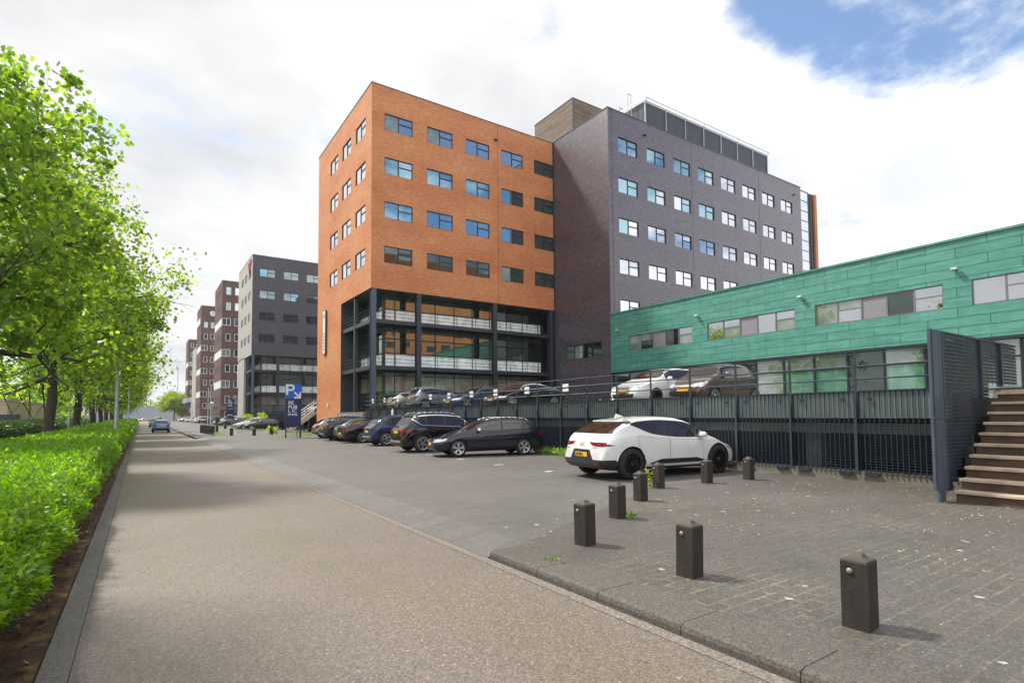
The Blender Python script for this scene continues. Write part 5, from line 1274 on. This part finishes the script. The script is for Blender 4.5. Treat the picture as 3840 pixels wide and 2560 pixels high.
        if typ == 'ipace': pb, ps2 = [(.28, z2-.005), (.40, z2-.08), (.60, z2-.105), (.90, z2-.100), (.90, z2-.012), (.6, z2-.005)], [(L-.36, z2-.078), (L-.26, z2-.095), (L-.05, z2-.105), (L-.05, z2-.012), (L-.16, z2-.040)]
        elif typ in ('suv', 'leaf'): pb, ps2 = [(.36, z2+.02), (.84, z2+.05), (.84, z2-.10), (.42, z2-.10)], [(L-.40, z2+.04), (L-.05, z2+.05), (L-.05, z2-.10), (L-.30, z2-.08)]
        elif typ == 'saloon': pb, ps2 = [(.50, z2-.24), (.84, z2-.24), (.84, z2+.04), (.60, z2+.05), (.50, z2-.05)], [(L-.24, z2+.02), (L-.04, z2+.04), (L-.04, z2-.22), (L-.16, z2-.22)]
        elif typ == 'crossover': pb, ps2 = [(.30, z2+.03), (.84, z2+.06), (.84, z2-.0), (.40, z2-.04)], [(L-.36, z2+.055), (L-.05, z2+.06), (L-.05, z2-.01)]
        else: pb, ps2 = [(.46, z2-.12), (.84, z2-.14), (.84, z2+.06), (.52, z2+.05)], [(L-.34, z2+.08), (L-.05, z2+.07), (L-.05, z2-.12), (L-.22, z2-.06)]
        lamp('taillight', [('B', [(s_*p[0]*W/1.82, p[1]) for p in pb])]+[(sd, [(X(p[0]), p[1]) for p in ps2])], MA['tail'])
    # front grille, lower intakes, rear bumper insert
    if typ != 'ipace':
        zg = h0-.17
        if typ == 'leaf':
            body_panel('grille', ends([(-.40, zg+.13), (.40, zg+.13), (.20, zg-.16), (-.20, zg-.16)], 'F'), 'F', bvh, paint('grille blue', (.03, .035, .06)), root, .010)
            for s_ in (-1, 1): body_panel('grille_trim', ends([(s_*.44, zg+.15), (s_*.36, zg+.15), (s_*.17, zg-.18), (s_*.25, zg-.18)], 'F'), 'F', bvh, MA['chrome'], root, .016)
        else:
            body_panel('grille', ends([(-.42, zg+.05), (.42, zg+.05), (.36, zg-.06), (-.36, zg-.06)], 'F'), 'F', bvh, MA['black'], root, .008)
        body_panel('lower_grille', ends([(-.58, .44), (.58, .44), (.50, .28), (-.50, .28)], 'F'), 'F', bvh, MA['black'], root, .008)
    body_panel('rear_bumper_insert', ends([(-.80, .44), (.80, .44), (.70, .30), (-.70, .30)], 'B'), 'B', bvh, MA['black'], root, .008)
    if typ == 'ipace':
        body_panel('plate_recess', ends([(-.33, .74), (.33, .74), (.47, .50), (-.47, .50)], 'B'), 'B', bvh, MA['frame'], root, .007)
        body_panel('rear_diffuser', ends([(-.90, .50), (.90, .50), (.86, .30), (-.86, .30)], 'B')+sides([(L-.50, .46), (L-.02, .50), (L-.02, .28), (L-.42, .28)]), 'B', bvh, MA['frame'], root, .010)
        for s_ in (-1, 1): body_panel('reflector', ends([(s_*.50, .425), (s_*.74, .425), (s_*.74, .385), (s_*.50, .385)], 'B'), 'B', bvh, MA['tail'], root, .016)
        for sd in (0, 1): body_panel('sill_trim', [sides([(fo+r+.10, .385), (fo+r+.45, .47), (fo+wb-r-.55, .475), (fo+wb-r-.22, .39), (fo+wb-r-.16, .355), (fo+r+.06, .355)])[sd]], 'L', bvh, MA['black'], root, .006)
        body_panel('spoiler_lip', ends([(-.70, 1.425), (.70, 1.425), (.80, 1.36), (.50, 1.385), (-.50, 1.385), (-.80, 1.36)], 'B'), 'B', bvh, MA['frame'], root, .012)
        b = MB(); b.prism([(X(3.30), -.02, Hh-.02), (X(3.52), -.02, Hh+.055), (X(3.56), -.02, Hh+.05), (X(3.60), -.02, Hh-.04)], (0, .04, 0)); b.build('roof_fin', col, root, local=True, bevel=.008)
        em = body_panel('emblem', ends([(-.08, .935), (-.02, .90), (.09, .875), (.07, .862), (-.03, .885), (-.09, .92)], 'B')+ends([(-.09, .845), (.09, .845), (.09, .832), (-.09, .832)], 'B')+ends([(-.62, .80), (-.48, .80), (-.48, .785), (-.62, .785)], 'B')+ends([(.52, .775), (.72, .775), (.72, .755), (.52, .755)], 'B'), 'B', bvh, MA['panelgrey'], root, .008)
    if T['clad'] > .4: body_panel('skid_plate', ends([(-.62, .50), (.62, .50), (.56, .42), (-.56, .42)], 'B'), 'B', bvh, MA['silver'], root, .012)
    # doors with shut lines, handles, mirrors
    if detail > 1:
        d0, d1, d2 = a-.02, T['split'][0], min(fo+wb-.10, T['split'][1] if len(T['split']) > 1 else fo+wb-.2)
        for q0, q1, rr in ((d0, d1, False), (d1, d2, True)):
            zl = .36 if typ != 'ipace' else .34
            for sd in (0, 1):
                f = lambda g: [(q0+g, belt(q0)-.03-g), (q1-g, belt(q1)-.03-g)]+([(q1-g, .80), (q1-.16-g, .60), (q1-.26-g, zl+g)] if rr else [(q1-g, zl+g)])+[(q0+g, zl+g)]
                g_ = body_panel('door_gap', [sides(f(0))[sd]], 'L', bvh, MA['ink'], root, .0025)
                dd = body_panel('door', [sides(f(.006))[sd]], 'L', bvh, col, root, .004)
    for k in range(2 if len(T['split']) > 0 else 1):
        for s_ in (-1, 1):
            x = (T['split'][0]-.22) if k == 0 else min(T['split'][0]+.86, fo+wb+.02); zz = belt(x)-.115
            hit = bvh.ray_cast(Vector((X(x), s_*3, zz)), Vector((0, -s_, 0)))
            if hit[0] and typ != 'ipace': b = MB(); b.box(X(x)-.09, hit[0].y-.012, zz-.013, X(x)+.09, hit[0].y+.03*s_, zz+.013); b.build('door_handle', MA['chrome'] if typ == 'fastback' else col, root, local=True, bevel=.008)
    for s_ in (-1, 1):
        x = cw+.46; zz = belt(x)+.10; b = MB()
        yb = W/2*.93; prof = [(0, -.11), (.055, -.10), (.082, -.03), (.078, .05), (.05, .10), (0, .11)]
        b.lathe([(p[0], p[1]) for p in prof], 'y', 12, (X(x), s_*(yb+.12), zz)); b.bar((X(x)-.01, s_*(yb-.05), zz-.04), (X(x), s_*(yb+.06), zz-.02), .06, .04)
        b.build('mirror', col if typ != 'estate' else MA['chrome'], root, local=True, smooth=True)
    if T['rails']:
        for s_ in (-1, 1):
            b = MB(); pr = [(X(x), s_*W*.325, top(x)-.02+.045*min(1, 6*min(x-r0+.1, r1+.25-x))) for x in np.linspace(r0-.1, r1+.25, 9)]
            for p, q in zip(pr[:-1], pr[1:]): b.tube(p, q, .02, n=6)
            b.build('roof_rail', MA['silver'], root, local=True, smooth=True)
    # wheels
    for wx in (fo, fo+wb):
        for s_ in (-1, 1):
            w = make_wheel(r, spokes or T['sp'], MA[rim]); w.name = 'wheel'; par(w, root, True); w.location = (X(wx), s_*(W/2-.115), r); w.rotation_euler = (0, random.uniform(0, 1), 0 if s_ > 0 else math.pi)
            if typ == 'ipace': 
                b = MB(); b.lathe([(0, .112), (.028, .110), (.03, .09)], 'y', 12); b.build('hub_cap', MA['red'], w, local=True)
    # plates
    for ax in plates:
        if ax == 'F': zz, s_ = (.50 if typ != 'leaf' else .56), 1
        else: zz, s_ = {'ipace': .615, 'saloon': .58, 'crossover': .72, 'suv': .86}.get(typ, .80), -1
        hit = bvh.ray_cast(Vector((s_*6, 0, zz)), Vector((-s_, 0, 0))); px_ = hit[0].x+s_*.015 if hit[0] else s_*L/2
        b = MB(); b.box(px_, -.26, zz-.055, px_+s_*.012, .26, zz+.055); b.box(px_+s_*.012, s_*-.26 if False else (.22 if s_ < 0 else -.26), zz-.053, px_+s_*.014, (.26 if s_ < 0 else -.22), zz+.053, 1)
        p = b.build('licence_plate', [MA['plate'], MA['plateblue']], root, local=True, bevel=.004)
        if text and ax == 'B':
            t_ = text_mesh('plate_text', text, .105, MA['ink'], None, (px_-.016, .20, zz-.036), (R(90), 0, R(-90)), .001, bold=.002, sx=.78); par(t_, p, True)
    # place
    root.scale = (scale,)*3; root.rotation_euler = (0, 0, R(yaw))
    if anchor:
        which, side, ax_, ay_, az_ = anchor
        lx = X(fo) if which == 'F' else X(fo+wb); ly = side*W/2; c_, s_ = math.cos(R(yaw)), math.sin(R(yaw))
        root.location = (ax_-scale*(c_*lx-s_*ly), ay_-scale*(s_*lx+c_*ly), az_)
    else: root.location = loc
    return root
def recar(src, label, loc, yaw, scale=None):
    o = copy_tree(src); o['label'] = label; o.location = loc; o.rotation_euler = (0, 0, R(yaw))
    if scale: o.scale = (scale,)*3
    return o
P_ = dict(white=paint('white', (.72, .72, .70), 0, .25), dkblue=paint('dark blue black', (.006, .008, .016), .0), black=paint('black', (.004, .004, .005), .0), navy=paint('navy', (.010, .022, .075), .0), greyblue=paint('slate', (.028, .040, .075), .0),
          silver=paint('silver', (.42, .42, .40), .6), sand=paint('greige', (.26, .24, .21), .6), teal=paint('teal', (.05, .16, .17)), brown=paint('brown', (.10, .066, .048), .55), grey=paint('grey', (.17, .19, .22), .6), cobalt=paint('cobalt', (.002, .11, .34), 0), green=paint('bottle green', (.006, .018, .016), .0))
gp, gd, gf = 'cars parked along the fence', 'cars parked on the deck', 'cars parked farther along the street'
car('white electric crossover with black wheels parked nose to the slatted fence', 'ipace', P_['white'], yaw=-6, scale=1.045, anchor=('R', -1, 10.5, 10.02, .05), detail=2, rim='blackalloy', plates='B', text='XF-987-L')
car('dark estate car with roof rails, parked tail to the fence facing the road', 'estate', P_['dkblue'], yaw=165.5, scale=1.045, anchor=('F', 1, 10.6, 19.55, .05), detail=2, group=gp, plates='F')
car('black tall suv with bright window surround, left of the dark estate', 'suv', P_['black'], yaw=-2, scale=1.08, anchor=('R', -1, 10.68, 23.06, .05), group=gp, trim=MA['chrome'])
car('dark blue crossover with grey lower body and bright alloys', 'crossover', P_['navy'], yaw=-2, scale=1.10, anchor=('R', -1, 11.35, 29.25, .05), group=gp)
car('black saloon with tall red lamps between the blue crossover and the teal hatchback', 'saloon', P_['black'], yaw=-1, scale=1.03, anchor=('R', -1, 11.45, 33.55, .05), group=gp)
car('teal hatchback half hidden behind the black saloon', 'hatch', P_['teal'], loc=(12.9, 36.75, .05), yaw=-1, scale=1.03, group=gp)
car('dark suv with silver alloys, beside the silver hatchback', 'suv', P_['dkblue'], yaw=-2, scale=1.0, anchor=('R', -1, 11.21, 37.81, .05), group=gp, spokes=10)
car('silver hatchback at the far end of the near row, next to the totem', 'hatch', P_['sand'], loc=(13.1, 42.9, .05), yaw=-2, scale=1.06, group=gp)
# on the deck
car('white electric hatchback with a dark v shaped grille on the deck', 'leaf', P_['white'], loc=(17.65, 15.2, DZ), yaw=180, scale=1.0, group=gd, detail=2, rim='blackalloy')
car('small brown city car on the deck beside the white hatchback', 'city', P_['brown'], loc=(17.1, 12.36, DZ), yaw=180, scale=1.0, group=gd, detail=2)
car('black fastback with bright window line on the deck', 'fastback', P_['black'], yaw=181, scale=1.0, anchor=('F', 1, 16.3, 24.1, DZ), group=gd, trim=MA['chrome'])
car('dark blue saloon on the deck between the black fastback and the grey crossover', 'saloon', P_['greyblue'], yaw=181, scale=1.0, anchor=('F', 1, 16.35, 29.05, DZ), group=gd)
car('grey crossover backed up to the fence on the deck', 'suv', P_['grey'], yaw=0, scale=.98, anchor=('R', -1, 16.1, 34.3, DZ), group=gd, plates='B')
car('silver hatchback with red lamps on the deck left of the grey crossover', 'hatch', P_['silver'], loc=(17.5, 39.3, DZ), yaw=0, scale=1.0, group=gd, plates='B')
car('dark green saloon in the far deck row before the purple wall', 'saloon', P_['green'], loc=(27.8, 26.7, DZ), yaw=180, scale=1.0, group=gd)
car('white hatchback on the far deck behind the steel stair', 'hatch', P_['silver'], loc=(19, 69, DZ), yaw=180, scale=1.0, group='cars on the far deck', detail=0)
# on the road and farther along the street
car('bright blue hatchback driving away along the road', 'hatch', P_['cobalt'], loc=(2.05, 77.0, -.05), yaw=90, scale=1.0, name='driving_car', rim='blackalloy')
car('dark car ahead of the bright blue hatchback on the road', 'crossover', P_['grey'], loc=(2.2, 112, -.05), yaw=90, scale=1.0, name='driving_car', detail=0)
bs = car('black saloon parked nearest beyond the totem', 'saloon', P_['black'], loc=(12.9, 73.9, .05), yaw=172, scale=1.0, group=gf)
s1 = car('silver estate behind the black saloon', 'estate', P_['silver'], loc=(12.5, 79.0, .05), yaw=174, scale=1.0, group=gf, detail=0)
c1_ = car('dark blue hatchback in front of the small totem', 'hatch', P_['navy'], loc=(13.0, 87.3, .05), yaw=-4, scale=1.05, group=gf, detail=0)
recar(s1, 'second silver estate, between the first one and the blue hatchback', (12.6, 82.6, .05), 176)
c2_ = car('white suv half hidden by the grey utility box', 'suv', P_['white'], loc=(13.2, 112, .05), yaw=176, scale=1.05, group=gf, detail=0)
c3_ = car('dark green estate right of the utility box', 'estate', P_['green'], loc=(13.2, 105, .05), yaw=176, scale=1.0, group=gf, detail=0)
c4_ = car('dark blue suv with red lamps beyond the white suv', 'suv', P_['greyblue'], loc=(13.6, 130, .05), yaw=-5, scale=1.05, group=gf, detail=0)
c5_ = car('black suv next beyond the dark blue suv', 'suv', P_['black'], loc=(13.8, 143, .05), yaw=175, scale=1.0, group=gf, detail=0)
recar(c2_, 'white suv beyond the black suv', (13.6, 155, .05), 0); recar(s1, 'silver estate before the flag', (13.4, 164, .05), 176); recar(c2_, 'white suv under the flag', (13.4, 174, .05), 178)
recar(s1, 'silver estate left of the flag', (13.0, 187, .05), 176); recar(c2_, 'white suv last but one in the far row', (12.6, 200, .05), 180); recar(s1, 'silver estate last in the far row by the barrier', (12.2, 212, .05), 176)
recar(c2_, 'white suv standing across the far end of the road', (6.5, 262, -.05), 20); recar(s1, 'silver estate beside the white suv at the far road end', (1.5, 270, -.05), 170)

# ------------------------------------------------------------------ air: pale haze over the whole place
hm = bpy.data.materials.new('haze'); hm.use_nodes = True; hn = hm.node_tree.nodes; hn.clear()
ho = hn.new('ShaderNodeOutputMaterial'); hv = hn.new('ShaderNodeVolumePrincipled')
hv.inputs['Color'].default_value = (.93, .95, 1.0, 1); hv.inputs['Density'].default_value = .00022; hv.inputs['Anisotropy'].default_value = .35
hm.node_tree.links.new(hv.outputs[0], ho.inputs['Volume'])
o = MB().box(-760, -300, -1.1, 960, 1700, 48).build('haze', hm); tag(o, 'thin pale haze over the street', 'haze', kind='stuff')
sc.cycles.volume_bounces = 0
